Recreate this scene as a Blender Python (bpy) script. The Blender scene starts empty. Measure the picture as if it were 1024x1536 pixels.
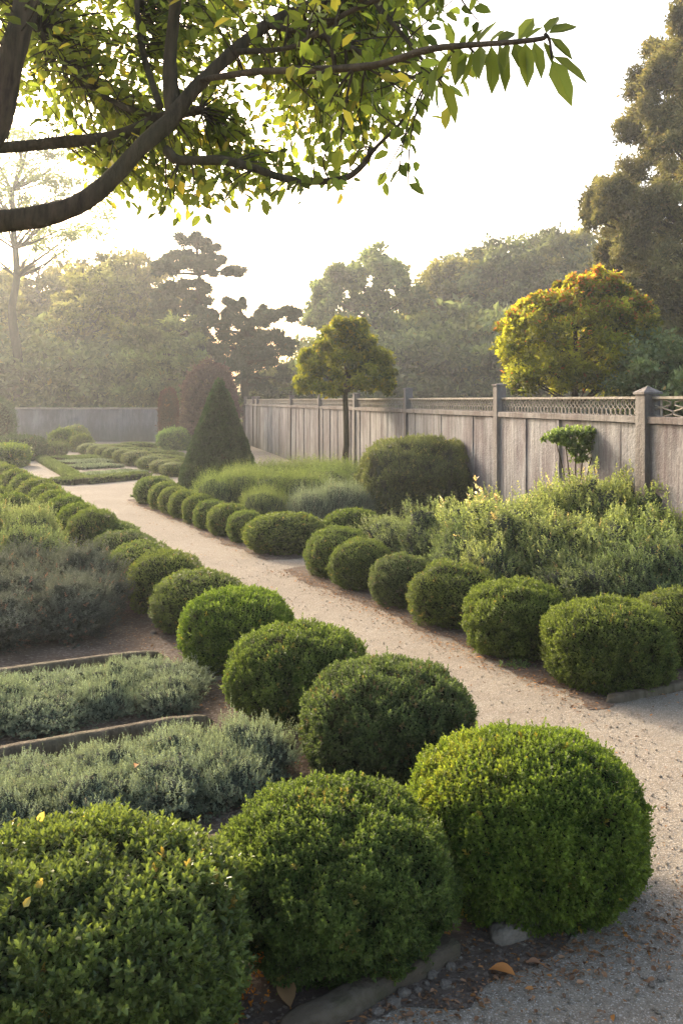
import bpy, math, random
import numpy as np
from mathutils import Vector, noise

SC = bpy.context.scene
COL = SC.collection
F, H0, HY = 1400.0, 1.75, 600.0          # focal length in photo pixels, eye height, horizon row

# ------------------------------------------------------------------ helpers
def G(px, py, z=0.0):
    d = F*(H0-z)/(py-HY)
    return np.array([(px-512)/F*d, d, z])
def P(px, py, d):
    return np.array([(px-512)/F*d, d, H0-(py-HY)*d/F])
P0 = np.array([.45, 3.6]); U = np.array([-.425, .905]); Vv = np.array([.905, .425])
def AB(a, b):                            # garden grid: a along the path, b across it
    p = P0+a*U+b*Vv
    return float(p[0]), float(p[1])

def nrm(a):
    return a/np.maximum(np.linalg.norm(a, axis=-1, keepdims=True), 1e-9)
def nz(p, s, seed):
    o = Vector((seed*7.31, seed*3.17, seed*1.93))
    return np.array([noise.noise(Vector(q)*s+o) for q in p])

class MB:
    def __init__(s):
        s.v=[]; s.l=[]; s.n=[]; s.t=[]; s.m=[]; s.sm=[]; s.c=0
    def add(s, V, Fc, tint=None, mat=0, smooth=False):
        V=np.asarray(V,float); Fc=np.asarray(Fc,int)
        if tint is None: tint=np.full((len(V),3),.5)
        s.v.append(V); s.t.append(np.asarray(tint,float)); s.l.append((Fc+s.c).ravel())
        s.n.append(np.full(len(Fc),Fc.shape[1])); s.m.append(np.full(len(Fc),mat)); s.sm.append(np.full(len(Fc),smooth))
        s.c+=len(V)
    def mesh(s, name, mats):
        me=bpy.data.meshes.new(name)
        V=np.concatenate(s.v); L=np.concatenate(s.l); N=np.concatenate(s.n)
        me.vertices.add(len(V)); me.vertices.foreach_set('co',V.astype(np.float32).ravel())
        me.loops.add(len(L)); me.loops.foreach_set('vertex_index',L.astype(np.int32))
        me.polygons.add(len(N))
        st=np.concatenate([[0],np.cumsum(N)[:-1]])
        me.polygons.foreach_set('loop_start',st.astype(np.int32))
        me.polygons.foreach_set('loop_total',N.astype(np.int32))
        me.polygons.foreach_set('material_index',np.concatenate(s.m).astype(np.int32))
        me.polygons.foreach_set('use_smooth',np.concatenate(s.sm).astype(bool))
        for m in mats: me.materials.append(m)
        at=me.color_attributes.new('tint','FLOAT_COLOR','POINT')
        T=np.ones((len(V),4)); T[:,:3]=np.concatenate(s.t)
        at.data.foreach_set('color',T.astype(np.float32).ravel())
        me.update(calc_edges=True)
        return me

def link(name, me, parent=None, loc=None, rz=0.0, scale=None):
    o=bpy.data.objects.new(name, me); COL.objects.link(o)
    if parent is not None: o.parent=parent
    if loc is not None: o.location=loc
    o.rotation_euler=(0,0,rz)
    if scale is not None: o.scale=scale
    return o
def tag(o, label=None, cat=None, group=None, kind=None):
    if label: o['label']=label
    if cat: o['category']=cat
    if group: o['group']=group
    if kind: o['kind']=kind
    return o
def empty(name, loc, rz=0.0, scale=None):
    return link(name, None, None, loc, rz, scale)

# ------------------------------------------------------------------ node materials
def newmat(name):
    m=bpy.data.materials.new(name); m.use_nodes=True
    nt=m.node_tree; nt.nodes.clear()
    return m, nt
def nd(nt, t, **kw):
    n=nt.nodes.new(t)
    for k,v in kw.items():
        if k in n.inputs: n.inputs[k].default_value=v
        else: setattr(n,k,v)
    return n
def mixc(nt, f, a, b, mode='MIX'):
    n=nt.nodes.new('ShaderNodeMix'); n.data_type='RGBA'; n.blend_type=mode
    for i,x in ((0,f),(6,a),(7,b)):
        if hasattr(x,'is_linked'): nt.links.new(x,n.inputs[i])
        else: n.inputs[i].default_value = x if i==0 else (*x,1)
    return n.outputs[2]
def mathn(nt, op, a, b=0.0, clamp=False):
    n=nt.nodes.new('ShaderNodeMath'); n.operation=op; n.use_clamp=clamp
    for i,x in ((0,a),(1,b)):
        if hasattr(x,'is_linked'): nt.links.new(x,n.inputs[i])
        else: n.inputs[i].default_value=x
    return n.outputs[0]
def noisef(nt, scale, detail=4, rough=.55, vec=None, lo=.3, hi=.7):
    n=nd(nt,'ShaderNodeTexNoise',Scale=scale,Detail=detail,Roughness=rough)
    if vec is not None: nt.links.new(vec,n.inputs['Vector'])
    r=nd(nt,'ShaderNodeMapRange'); r.inputs[1].default_value=lo; r.inputs[2].default_value=hi
    nt.links.new(n.outputs['Fac'],r.inputs[0])
    return r.outputs[0]
def coords(nt, scale=(1,1,1)):
    t=nt.nodes.new('ShaderNodeTexCoord'); m=nt.nodes.new('ShaderNodeMapping')
    m.inputs['Scale'].default_value=scale
    nt.links.new(t.outputs['Object'],m.inputs[0]); return m.outputs[0]
def finish(nt, col, rough=.8, bump=None, bs=.3, bd=.01, spec=.3):
    p=nd(nt,'ShaderNodeBsdfPrincipled',Roughness=rough); p.inputs['Specular IOR Level'].default_value=spec
    if hasattr(col,'is_linked'): nt.links.new(col,p.inputs['Base Color'])
    else: p.inputs['Base Color'].default_value=(*col,1)
    if bump is not None:
        b=nd(nt,'ShaderNodeBump',Strength=bs,Distance=bd)
        nt.links.new(bump,b.inputs['Height']); nt.links.new(b.outputs[0],p.inputs['Normal'])
    o=nt.nodes.new('ShaderNodeOutputMaterial'); nt.links.new(p.outputs[0],o.inputs[0])
    return p

def leafmat(name, old, new, accent=(.5,.3,.05), transl=.4, rough=.45, spec=.3, tr_boost=1.6, patch=0):
    m,nt=newmat(name)
    at=nt.nodes.new('ShaderNodeVertexColor'); at.layer_name='tint'
    sp=nt.nodes.new('ShaderNodeSeparateColor'); nt.links.new(at.outputs[0],sp.inputs[0])
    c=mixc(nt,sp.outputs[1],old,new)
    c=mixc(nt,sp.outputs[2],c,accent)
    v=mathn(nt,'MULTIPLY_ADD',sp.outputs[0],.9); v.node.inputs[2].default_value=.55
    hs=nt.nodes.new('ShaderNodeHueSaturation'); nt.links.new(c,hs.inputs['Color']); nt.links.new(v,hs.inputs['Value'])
    oi=nt.nodes.new('ShaderNodeObjectInfo')
    if patch:
        pn=noisef(nt,patch,2,.5,coords(nt),.36,.62); pv=mathn(nt,'MULTIPLY_ADD',pn,.85); pv.node.inputs[2].default_value=.50
        ov=mathn(nt,'MULTIPLY_ADD',oi.outputs['Random'],.5); ov.node.inputs[2].default_value=.78
        v2=mathn(nt,'MULTIPLY',v,mathn(nt,'MULTIPLY',pv,ov)); nt.links.new(v2,hs.inputs['Value'])
    hv=mathn(nt,'MULTIPLY_ADD',oi.outputs['Random'],.02); hv.node.inputs[2].default_value=.49
    nt.links.new(hv,hs.inputs['Hue'])
    p=nd(nt,'ShaderNodeBsdfPrincipled',Roughness=rough); p.inputs['Specular IOR Level'].default_value=spec
    nt.links.new(hs.outputs[0],p.inputs['Base Color'])
    t=nt.nodes.new('ShaderNodeBsdfTranslucent')
    tc=mixc(nt,1.0,hs.outputs[0],(tr_boost,tr_boost*1.0,tr_boost*.55),'MULTIPLY')
    nt.links.new(tc,t.inputs[0])
    mx=nt.nodes.new('ShaderNodeMixShader'); mx.inputs[0].default_value=transl
    nt.links.new(p.outputs[0],mx.inputs[1]); nt.links.new(t.outputs[0],mx.inputs[2])
    o=nt.nodes.new('ShaderNodeOutputMaterial'); nt.links.new(mx.outputs[0],o.inputs[0])
    return m

M={}
M['box']   = leafmat('box_leaves',(.050,.080,.020),(.185,.235,.055),(.34,.25,.08),transl=.42)
M['boxlit']= leafmat('bright_box_leaves',(.050,.095,.018),(.20,.27,.042),(.45,.33,.05),transl=.45)
M['boxdk'] = leafmat('dull_box_leaves',(.050,.072,.030),(.155,.20,.070),(.24,.15,.09))
M['euon']  = leafmat('glossy_shrub_leaves',(.045,.070,.028),(.20,.26,.060),(.55,.38,.08),rough=.35,spec=.4)
M['yew']   = leafmat('yew_leaves',(.028,.052,.022),(.075,.115,.042),(.12,.08,.03),transl=.25)
M['grey']  = leafmat('santolina_leaves',(.120,.150,.110),(.31,.365,.265),(.40,.33,.26),transl=.3,rough=.7)
M['lav']   = leafmat('lavender_leaves',(.050,.060,.052),(.155,.17,.15),(.28,.14,.10),transl=.25,rough=.7)
M['rose']  = leafmat('rosemary_leaves',(.075,.105,.045),(.25,.31,.11),(.45,.40,.20),transl=.4,rough=.6)
M['herb']  = leafmat('feathery_leaves',(.115,.150,.075),(.35,.40,.165),(.60,.47,.24),transl=.45,rough=.6)
M['herbg'] = leafmat('green_herb_leaves',(.085,.115,.055),(.23,.28,.13),(.38,.26,.12),transl=.4,rough=.6)
M['myrt']  = leafmat('clipped_shrub_leaves',(.075,.085,.040),(.20,.22,.09),(.40,.34,.15),transl=.4)
M['gold']  = leafmat('golden_leaves',(.085,.12,.024),(.50,.50,.055),(.68,.25,.07),transl=.5,tr_boost=1.9,patch=1.2)
M['std']   = leafmat('standard_tree_leaves',(.065,.085,.020),(.32,.31,.040),(.5,.36,.04),transl=.45)
M['wood']  = leafmat('woodland_leaves',(.050,.072,.036),(.23,.26,.125),(.24,.20,.08),transl=.4,rough=.7,patch=.55)
M['woodb'] = leafmat('warm_woodland_leaves',(.060,.068,.030),(.26,.235,.090),(.26,.20,.06),transl=.45,rough=.7,patch=.55)
M['pine']  = leafmat('pine_needles',(.028,.045,.034),(.08,.105,.065),(.1,.08,.04),transl=.2,rough=.7)
M['cypr']  = leafmat('cypress_sprays',(.060,.068,.030),(.34,.315,.13),(.36,.27,.12),transl=.3,rough=.7,patch=1.1)
M['red']   = leafmat('dark_red_leaves',(.035,.010,.008),(.12,.030,.022),(.35,.10,.04),transl=.3)
M['plum']  = leafmat('plum_leaves',(.085,.050,.055),(.17,.11,.11),(.25,.18,.12),transl=.3,rough=.7)
M['over']  = leafmat('broad_tree_leaves',(.055,.085,.022),(.22,.27,.050),(.52,.44,.07),transl=.60,rough=.4,spec=.3,tr_boost=2.3)
M['turf']  = leafmat('turf_blades',(.07,.10,.035),(.20,.25,.09),(.3,.25,.1),transl=.3,rough=.7)

def core_mat(name, c):
    m,nt=newmat(name); f=noisef(nt,30,3,vec=coords(nt))
    finish(nt, mixc(nt,f,tuple(x*.5 for x in c),c), .95, spec=.05); return m
M['core']=core_mat('inner_twigs',(.030,.036,.016))
M['coreg']=core_mat('inner_grey_twigs',(.085,.095,.068))

def bark(name,c1,c2,sc=1.0):
    m,nt=newmat(name); v=coords(nt,(9*sc,9*sc,2.2*sc))
    f=noisef(nt,3,6,.65,v); g=noisef(nt,2,3,.5,coords(nt))
    c=mixc(nt,f,c1,c2); c=mixc(nt,mathn(nt,'MULTIPLY',g,.4),c,(c2[0]*.8,c2[1]*1.05,c2[2]*.7))
    finish(nt,c,.9,f,.9,.012,spec=.15); return m
M['bark']=bark('rough_bark',(.022,.016,.012),(.115,.085,.06))
M['barkd']=bark('dark_bark',(.030,.025,.020),(.085,.07,.055),.4)

def m_gravel():
    m,nt=newmat('pale_gravel'); v=coords(nt)
    big=noisef(nt,.9,4,.6,v); mid=noisef(nt,7,5,.65,v); fine=noisef(nt,110,3,.6,v,.35,.65)
    vo=nd(nt,'ShaderNodeTexVoronoi',Scale=240.0); nt.links.new(v,vo.inputs['Vector'])
    vb=nd(nt,'ShaderNodeTexVoronoi',Scale=60.0); nt.links.new(v,vb.inputs['Vector'])
    c=mixc(nt,big,(.250,.210,.158),(.375,.325,.250))
    c=mixc(nt,mathn(nt,'MULTIPLY',mid,.45),c,(.19,.145,.11))
    c=mixc(nt,mathn(nt,'MULTIPLY',fine,.35),c,(.47,.42,.34))
    wet=noisef(nt,.45,3,.5,v,.52,.68); c=mixc(nt,mathn(nt,'MULTIPLY',wet,.35),c,(.20,.155,.12))
    bw=nt.nodes.new('ShaderNodeSeparateColor'); nt.links.new(vo.outputs['Color'],bw.inputs[0])
    dark=mathn(nt,'GREATER_THAN',bw.outputs[0],.80)
    c=mixc(nt,mathn(nt,'MULTIPLY',dark,.38),c,(.15,.12,.09))
    lt=mathn(nt,'LESS_THAN',bw.outputs[1],.12)
    c=mixc(nt,mathn(nt,'MULTIPLY',lt,.55),c,(.66,.60,.53))
    hgt=mathn(nt,'ADD',mathn(nt,'MULTIPLY',vo.outputs['Distance'],-.8),mathn(nt,'ADD',mathn(nt,'MULTIPLY',mid,1.6),mathn(nt,'MULTIPLY',fine,.8)))
    finish(nt,c,.95,hgt,.6,.012,spec=.1); return m
def m_soil():
    m,nt=newmat('dark_bed_soil'); v=coords(nt)
    a=noisef(nt,3,5,.6,v); b=noisef(nt,45,5,.7,v); vo=nd(nt,'ShaderNodeTexVoronoi',Scale=70.0); nt.links.new(v,vo.inputs['Vector'])
    c=mixc(nt,a,(.135,.102,.078),(.25,.195,.155)); c=mixc(nt,mathn(nt,'MULTIPLY',b,.55),c,(.085,.060,.045))
    s=nt.nodes.new('ShaderNodeSeparateColor'); nt.links.new(vo.outputs['Color'],s.inputs[0])
    c=mixc(nt,mathn(nt,'MULTIPLY',mathn(nt,'GREATER_THAN',s.outputs[0],.82),.6),c,(.32,.26,.21))
    hgt=mathn(nt,'ADD',b,mathn(nt,'MULTIPLY',a,1.5))
    finish(nt,c,.95,hgt,.9,.02,spec=.1); return m
def m_ground():
    m,nt=newmat('rough_grass_ground'); v=coords(nt)
    a=noisef(nt,.6,5,.6,v); b=noisef(nt,9,5,.7,v)
    c=mixc(nt,a,(.060,.070,.030),(.11,.10,.055)); c=mixc(nt,mathn(nt,'MULTIPLY',b,.5),c,(.05,.045,.025))
    finish(nt,c,.95,b,.8,.05,spec=.1); return m
def m_wall(name, c1, c2, c3, streak=.8, sx=1.0):
    m,nt=newmat(name); v=coords(nt); vs=coords(nt,(3.2*sx,3.2*sx,.28))
    a=noisef(nt,1.3,5,.6,v); s=noisef(nt,2.2,6,.65,vs,.38,.66); f=noisef(nt,28,5,.7,v); s2=noisef(nt,6,5,.7,vs,.45,.62)
    c=mixc(nt,a,c1,c2); c=mixc(nt,mathn(nt,'MULTIPLY',s,streak),c,c3)
    c=mixc(nt,mathn(nt,'MULTIPLY',s2,.35),c,(c2[0]*1.3,c2[1]*1.27,c2[2]*1.2))
    c=mixc(nt,mathn(nt,'MULTIPLY',f,.3),c,(c3[0]*.7,c3[1]*.65,c3[2]*.6))
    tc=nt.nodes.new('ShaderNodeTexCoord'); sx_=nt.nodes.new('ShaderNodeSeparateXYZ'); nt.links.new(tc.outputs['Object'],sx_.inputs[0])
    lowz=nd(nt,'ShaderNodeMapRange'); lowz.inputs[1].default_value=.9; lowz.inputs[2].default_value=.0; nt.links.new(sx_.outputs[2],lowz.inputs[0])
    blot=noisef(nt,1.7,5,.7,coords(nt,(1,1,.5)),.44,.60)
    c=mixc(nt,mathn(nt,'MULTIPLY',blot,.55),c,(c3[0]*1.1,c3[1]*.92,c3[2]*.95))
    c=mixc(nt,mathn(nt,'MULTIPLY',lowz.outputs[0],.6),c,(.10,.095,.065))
    finish(nt,c,.9,mathn(nt,'ADD',f,mathn(nt,'MULTIPLY',s,.6)),.5,.02,spec=.15); return m
def m_stone(name,c1,c2,c3,sc=12):
    m,nt=newmat(name); v=coords(nt)
    a=noisef(nt,sc*.25,4,.6,v); f=noisef(nt,sc*2.5,6,.7,v); g=noisef(nt,sc*.6,5,.65,v,.45,.62)
    c=mixc(nt,a,c1,c2); c=mixc(nt,mathn(nt,'MULTIPLY',g,.6),c,c3); c=mixc(nt,mathn(nt,'MULTIPLY',f,.4),c,(c1[0]*.5,c1[1]*.5,c1[2]*.45))
    finish(nt,c,.9,mathn(nt,'ADD',f,g),.7,.008,spec=.15); return m
M['gravel']=m_gravel(); M['soil']=m_soil(); M['ground']=m_ground()
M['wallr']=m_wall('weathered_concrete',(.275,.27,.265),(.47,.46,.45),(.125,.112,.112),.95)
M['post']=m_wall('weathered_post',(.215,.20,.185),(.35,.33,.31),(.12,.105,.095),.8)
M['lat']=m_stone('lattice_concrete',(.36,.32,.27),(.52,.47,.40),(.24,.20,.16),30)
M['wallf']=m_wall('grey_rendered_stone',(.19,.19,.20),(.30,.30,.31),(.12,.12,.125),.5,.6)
M['stone']=m_stone('lichened_stone',(.105,.080,.055),(.20,.16,.118),(.075,.078,.035))
M['pale']=m_stone('pale_stone',(.22,.18,.14),(.34,.29,.235),(.16,.13,.10))
M['peb']=m_stone('pebble_stone',(.24,.195,.155),(.38,.335,.285),(.16,.115,.085),60)
M['plank']=bark('weathered_plank',(.062,.045,.032),(.20,.155,.115),.8)
M['dryleaf']=leafmat('dry_leaves',(.13,.065,.032),(.36,.21,.12),(.62,.26,.05),transl=.3,rough=.6)
M['ylw']=leafmat('yellowed_leaf',(.45,.30,.06),(.70,.52,.12),(.8,.6,.2),transl=.4)

# ------------------------------------------------------------------ leaf geometry
LEAF6=np.array([[0,0,0],[.30,1,.0],[.70,.82,.0],[1,0,0],[.70,-.82,0],[.30,-1,0]])
def leaves(mb, Pp, D, N, L, W, tint, mat=0, fold=.35, curl=.15, simple=False):
    n=len(Pp); D=nrm(D); S=nrm(np.cross(D,N)); N=np.cross(S,D)
    L=np.broadcast_to(L,(n,)); W=np.broadcast_to(W,(n,))
    if simple:
        tp=np.array([[0,0,0],[.5,1,0],[1,0,0],[.5,-1,0]])
    else: tp=LEAF6
    k=len(tp)
    x=tp[None,:,0]*L[:,None]; y=tp[None,:,1]*W[:,None]*.5
    z=np.abs(y)*fold - curl*(tp[None,:,0]**2)*L[:,None]
    V=Pp[:,None,:]+x[...,None]*D[:,None,:]+y[...,None]*S[:,None,:]+z[...,None]*N[:,None,:]
    V=V.reshape(-1,3); T=np.repeat(tint,k,axis=0); b=np.arange(n)[:,None]*k
    if simple: mb.add(V,b+np.array([[0,1,2,3]]),T,mat)
    else:
        Fc=np.concatenate([b+np.array([[0,3,2,1]]),b+np.array([[0,5,4,3]])])
        mb.add(V,Fc,T,mat)

def tube(mb, pts, rad, sides=8, mat=0, rough=.0, seed=0, cap=True):
    pts=np.asarray(pts,float); n=len(pts); rad=np.broadcast_to(rad,(n,))
    T=nrm(np.gradient(pts,axis=0)); ref=np.array([.13,.21,.97])
    if abs(np.dot(nrm(pts[-1]-pts[0]),nrm(ref)))>.9: ref=np.array([.97,.2,.1])
    A=nrm(np.cross(T,ref)); B=np.cross(T,A)
    an=np.linspace(0,2*np.pi,sides,endpoint=False)
    rr=rad[:,None]*np.ones((1,sides))
    if rough>0:
        rg=np.random.default_rng(seed); lob=rg.random(3)*6.28
        rr=rr*(1+rough*(.5*np.sin(3*an+lob[0])[None,:]+.4*np.sin(2*an[None,:]+lob[1]+np.linspace(0,5,n)[:,None])+.5*(rg.random((n,sides))-.5)))
    V=pts[:,None,:]+rr[...,None]*(np.cos(an)[None,:,None]*A[:,None,:]+np.sin(an)[None,:,None]*B[:,None,:])
    V=V.reshape(-1,3); i=np.arange(n-1)[:,None]*sides; j=np.arange(sides)[None,:]; j2=(j+1)%sides
    Fc=np.stack([i+j,i+j2,i+sides+j2,i+sides+j],-1).reshape(-1,4)
    mb.add(V,Fc,None,mat,True)
    if cap:
        for r0,rev in ((0,True),((n-1)*sides,False)):
            c=V[r0:r0+sides].mean(0); VV=np.vstack([V[r0:r0+sides],c])
            q=np.arange(sides); t=np.stack([q,(q+1)%sides,np.full(sides,sides)],-1)
            mb.add(VV,t[:,::-1] if rev else t,None,mat,False)

def box(mb, p0, p1, w, z0, z1, mat=0, jit=0.0, seg=1, seed=0):
    """beam from p0 to p1 (xy), width w, between heights; corners slightly worn"""
    p0=np.array(p0[:2],float); p1=np.array(p1[:2],float); t=nrm(p1-p0); s=np.array([-t[1],t[0]])*w/2
    b=min(w,z1-z0)*.08; rg=np.random.default_rng(seed); rows=[]
    sec=[(-1,0),(1,0),(1,1),(-1,1)]
    prof=[(-1,z0,0),(1,z0,0),(1,z1-b,0),(1-b*2/w,z1,0),(-1+b*2/w,z1,0),(-1,z1-b,0)]
    for i in range(seg+1):
        c=p0+(p1-p0)*i/seg
        for a,z,_ in prof:
            q=c+s*a; rows.append([q[0],q[1],z])
    V=np.array(rows)+ (rg.random((len(rows),3))-.5)*jit
    k=6; Fc=[]
    for i in range(seg):
        for j in range(k): Fc.append([i*k+j,i*k+(j+1)%k,(i+1)*k+(j+1)%k,(i+1)*k+j])
    mb.add(V,Fc,None,mat)
    mb.add(V[:6][::-1],[[0,1,2,3,4,5]],None,mat); mb.add(V[-6:],[[0,1,2,3,4,5]],None,mat)

def fib(n, rg, zmin=-.75):
    i=np.arange(n)+.5; z=1-(1-zmin)*i/n; ph=i*2.399963+rg.random()*6
    z=np.clip(z+(rg.random(n)-.5)*1.6*(1-zmin)/n**.5*.5,-1,1); ph=ph+(rg.random(n)-.5)*2.0/n**.5
    r=np.sqrt(1-z*z); return np.stack([r*np.cos(ph),r*np.sin(ph),z],-1)
def sphere_grid(nu=28,nv=16):
    u=np.linspace(0,2*np.pi,nu,endpoint=False); v=np.linspace(0,np.pi,nv)
    D=np.stack([np.outer(np.sin(v),np.cos(u)),np.outer(np.sin(v),np.sin(u)),np.outer(np.cos(v),np.ones(nu))],-1).reshape(-1,3)
    i=np.arange(nv-1)[:,None]*nu; j=np.arange(nu)[None,:]; j2=(j+1)%nu
    return D, np.stack([i+j,i+nu+j,i+nu+j2,i+j2],-1).reshape(-1,4)

def sprigs(mb, C, Nn, rg, k, size, clump, mat=0, accent=None, w=.55, spread=.03, tilt=1.0, simple=False, up=.35):
    """little shoots: k leaves round a short stem at each C"""
    n=len(C); S=nrm(Nn*.8+np.array([0,0,up])+rg.normal(0,.28,(n,3)))
    A=nrm(np.cross(S,rg.normal(0,1,(n,3)))); B=np.cross(S,A)
    kk=np.arange(k); fr=(kk+.5)/k
    ph=kk*2.4+rg.random((n,1))*6.28
    ang=(1.25-.95*fr)[None,:]*tilt+rg.normal(0,.15,(n,k))
    R=np.cos(ph)[...,None]*A[:,None]+np.sin(ph)[...,None]*B[:,None]
    D=np.cos(ang)[...,None]*S[:,None]+np.sin(ang)[...,None]*R
    Pp=C[:,None]+S[:,None]*((fr-.6)*spread)[None,:,None]
    N=nrm(S[:,None]*np.sin(ang)[...,None]-R*np.cos(ang)[...,None]+rg.normal(0,.1,(n,k,3)))
    L=size*(.65+.5*rg.random((n,k)))*(1.1-.45*fr)[None,:]
    t=np.zeros((n,k,3)); t[...,0]=rg.random((n,k))*.6+rg.random((n,1))*.4
    t[...,1]=np.clip(.25*fr[None,:]+.65*clump[:,None]+rg.normal(0,.1,(n,k)),0,1)
    if accent is not None: t[...,2]=accent[:,None]*(.5+.5*rg.random((n,k)))
    leaves(mb,Pp.reshape(-1,3),D.reshape(-1,3),N.reshape(-1,3),L.ravel(),L.ravel()*w,t.reshape(-1,3),mat,simple=simple)

def shape_r(D, p, lump, seed):
    r=(np.abs(D)**p).sum(1)**(-1/p)
    return r*(1+lump*1.0*nz(D,1.6,seed)+lump*.8*nz(D,4.0,seed+5))
def ball_mesh(name, seed, rx, ry, rz, n, k, leaf, mats, yl=0, p=2.3, lump=.05, acc=.02, sink=.86, up=.35, zmin=-.8, shag=1.0, gaps=.34):
    rg=np.random.default_rng(seed); mb=MB(); R=np.array([rx,ry,rz]); c=np.array([0,0,rz*sink])
    D,Fc=sphere_grid(36,22); r=shape_r(D,p,lump,seed)
    mb.add(c+D*R*(r[:,None]*.90-leaf*.6/rx),Fc,None,1,True)
    D=fib(n,rg,zmin); r=shape_r(D,p,lump,seed); q=c+D*R*r[:,None]
    m=nz(q,11.0/max(.6,rx*2.4),seed+9)          # knobbly shoot clumps
    m2=nz(q,34.0,seed+3)
    r2=r+(.055*m+.045*m2)*shag*(.35/rx)+rg.normal(0,.012,len(D))
    hole=(m<-gaps); r2=np.where(hole,r2-.05*shag,r2)
    q=c+D*R*r2[:,None]; Nn=nrm(D/R)
    ok=q[:,2]>.015; q,Nn,m,m2=q[ok],Nn[ok],m[ok],m2[ok]
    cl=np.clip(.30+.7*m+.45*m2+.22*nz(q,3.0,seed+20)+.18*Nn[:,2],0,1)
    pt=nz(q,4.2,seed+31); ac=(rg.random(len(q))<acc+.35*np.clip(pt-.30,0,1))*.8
    if yl: g_=np.clip((Nn@nrm(np.array([-.62,-.10,.78]))-.80)*5+.8*nz(q,6,seed+40),0,1); ac=np.maximum(ac,g_*yl*rg.random(len(q))); cl=np.clip(cl+.35*g_,0,1)  # sunlit upper-left side put into the leaf colour, yellower and brighter
    sprigs(mb,q,Nn,rg,k,leaf,cl,0,ac,up=up,spread=leaf*1.5)
    # ragged stray shoots that stand a little proud
    ns=int(len(q)*.05); ii=rg.integers(0,len(q),ns)
    sprigs(mb,q[ii]+Nn[ii]*leaf*(.6+rg.random((ns,1))*.8),Nn[ii],rg,k,leaf*.9,np.clip(cl[ii]+.25,0,1),0,None,up=.7,spread=leaf*2)
    return mb.mesh(name,mats)

def plant_mesh(name, seed, rx, ry, h, stems, k, leaf, mats, w=.3, spread=.5, rag=.25, up=1.0, acc=.02, tipacc=.0, base=.25, simple=False, tufts=0, stemw=.0025, core=.72, wide=1.2):
    """herb: stems fan out of the crown, small leaves all along their upper part"""
    rg=np.random.default_rng(seed); mb=MB()
    D,Fc=sphere_grid(24,14); rr=1+.22*nz(D,2.2,seed)
    if core>0: mb.add(np.array([0,0,h*.12])+D*np.array([rx*core,ry*core,h*core*.82])*rr[:,None],Fc,None,1,True)
    th=rg.random(stems)*6.28; rad=np.sqrt(rg.random(stems))
    q=np.stack([np.cos(th)*rad,np.sin(th)*rad],-1)
    top=np.sqrt(np.clip(1-rad**2*.80,0,1))
    nn=nz(np.c_[q*wide,np.zeros(stems)],1.6,seed+1); n2=nz(np.c_[q*wide,np.ones(stems)],4.5,seed+2)
    if tufts:                                  # gathers the stem tips into separate clumps
        tc=rg.random((tufts,2))*2-1; tc=tc/np.maximum(1,np.linalg.norm(tc,axis=1,keepdims=True))
        idx=((q[:,None]-tc[None])**2).sum(-1).argmin(1); q=q*.45+tc[idx]*.55+rg.normal(0,.05,q.shape)
        top=top*(.82+.36*rg.random(tufts)[idx])
    ht=h*top*(1+rag*(nn+.5*n2)+rg.normal(0,rag*.16,stems))
    E=np.c_[q[:,0]*rx,q[:,1]*ry,ht]; B=np.c_[q*np.array([rx,ry])*base,np.zeros(stems)]
    mid=B*.5+E*.5+np.c_[q*np.array([rx,ry])*.12,np.zeros(stems)]
    fr=np.linspace(1-spread,1,k)[None,:,None]+rg.random((stems,k,1))*.04-.04
    C=(1-fr)**2*B[:,None]+2*fr*(1-fr)*mid[:,None]+fr**2*E[:,None]
    T=nrm(2*(1-fr)*(mid-B)[:,None]+2*fr*(E-mid)[:,None]+np.array([0,0,.15*h*up]))
    A=nrm(np.cross(T,rg.normal(0,1,(stems,1,3)))); Bn=np.cross(T,A)
    ph=(np.arange(k)*2.4)[None,:]+rg.random((stems,1))*6.28
    R=np.cos(ph)[...,None]*A+np.sin(ph)[...,None]*Bn
    ang=(.55+.35*rg.random((stems,k)))[...,None]
    Dd=np.cos(ang)*T+np.sin(ang)*R; N=np.sin(ang)*T-np.cos(ang)*R
    f=fr[...,0]; L=leaf*(.7+.5*rg.random((stems,k)))*(1.15-.45*((f-(1-spread))/spread)**2)
    t=np.zeros((stems,k,3)); t[...,0]=rg.random((stems,k))*.5+rg.random((stems,1))*.5
    t[...,1]=np.clip(.15+.7*((f-(1-spread))/spread)**1.5*.8+.5*nn[:,None]+rg.normal(0,.1,(stems,k)),0,1)
    t[...,2]=((rg.random(stems)<acc)*.8)[:,None]+(f>.93)*tipacc*(rg.random(stems)<.6)[:,None]
    leaves(mb,C.reshape(-1,3),Dd.reshape(-1,3),N.reshape(-1,3),L.ravel(),L.ravel()*w,t.reshape(-1,3),0,simple=simple)
    if stemw>0:
        s=E-mid; sd=nrm(np.cross(s,rg.normal(0,1,s.shape)))*stemw; n=len(E)
        V=np.stack([mid-sd,mid+sd,E+sd*.4,E-sd*.4],1).reshape(-1,3)
        mb.add(V,np.arange(n)[:,None]*4+np.array([[0,1,2,3]]),np.tile([.3,.1,.2],(n*4,1)),0)
    return mb.mesh(name,mats)

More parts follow.
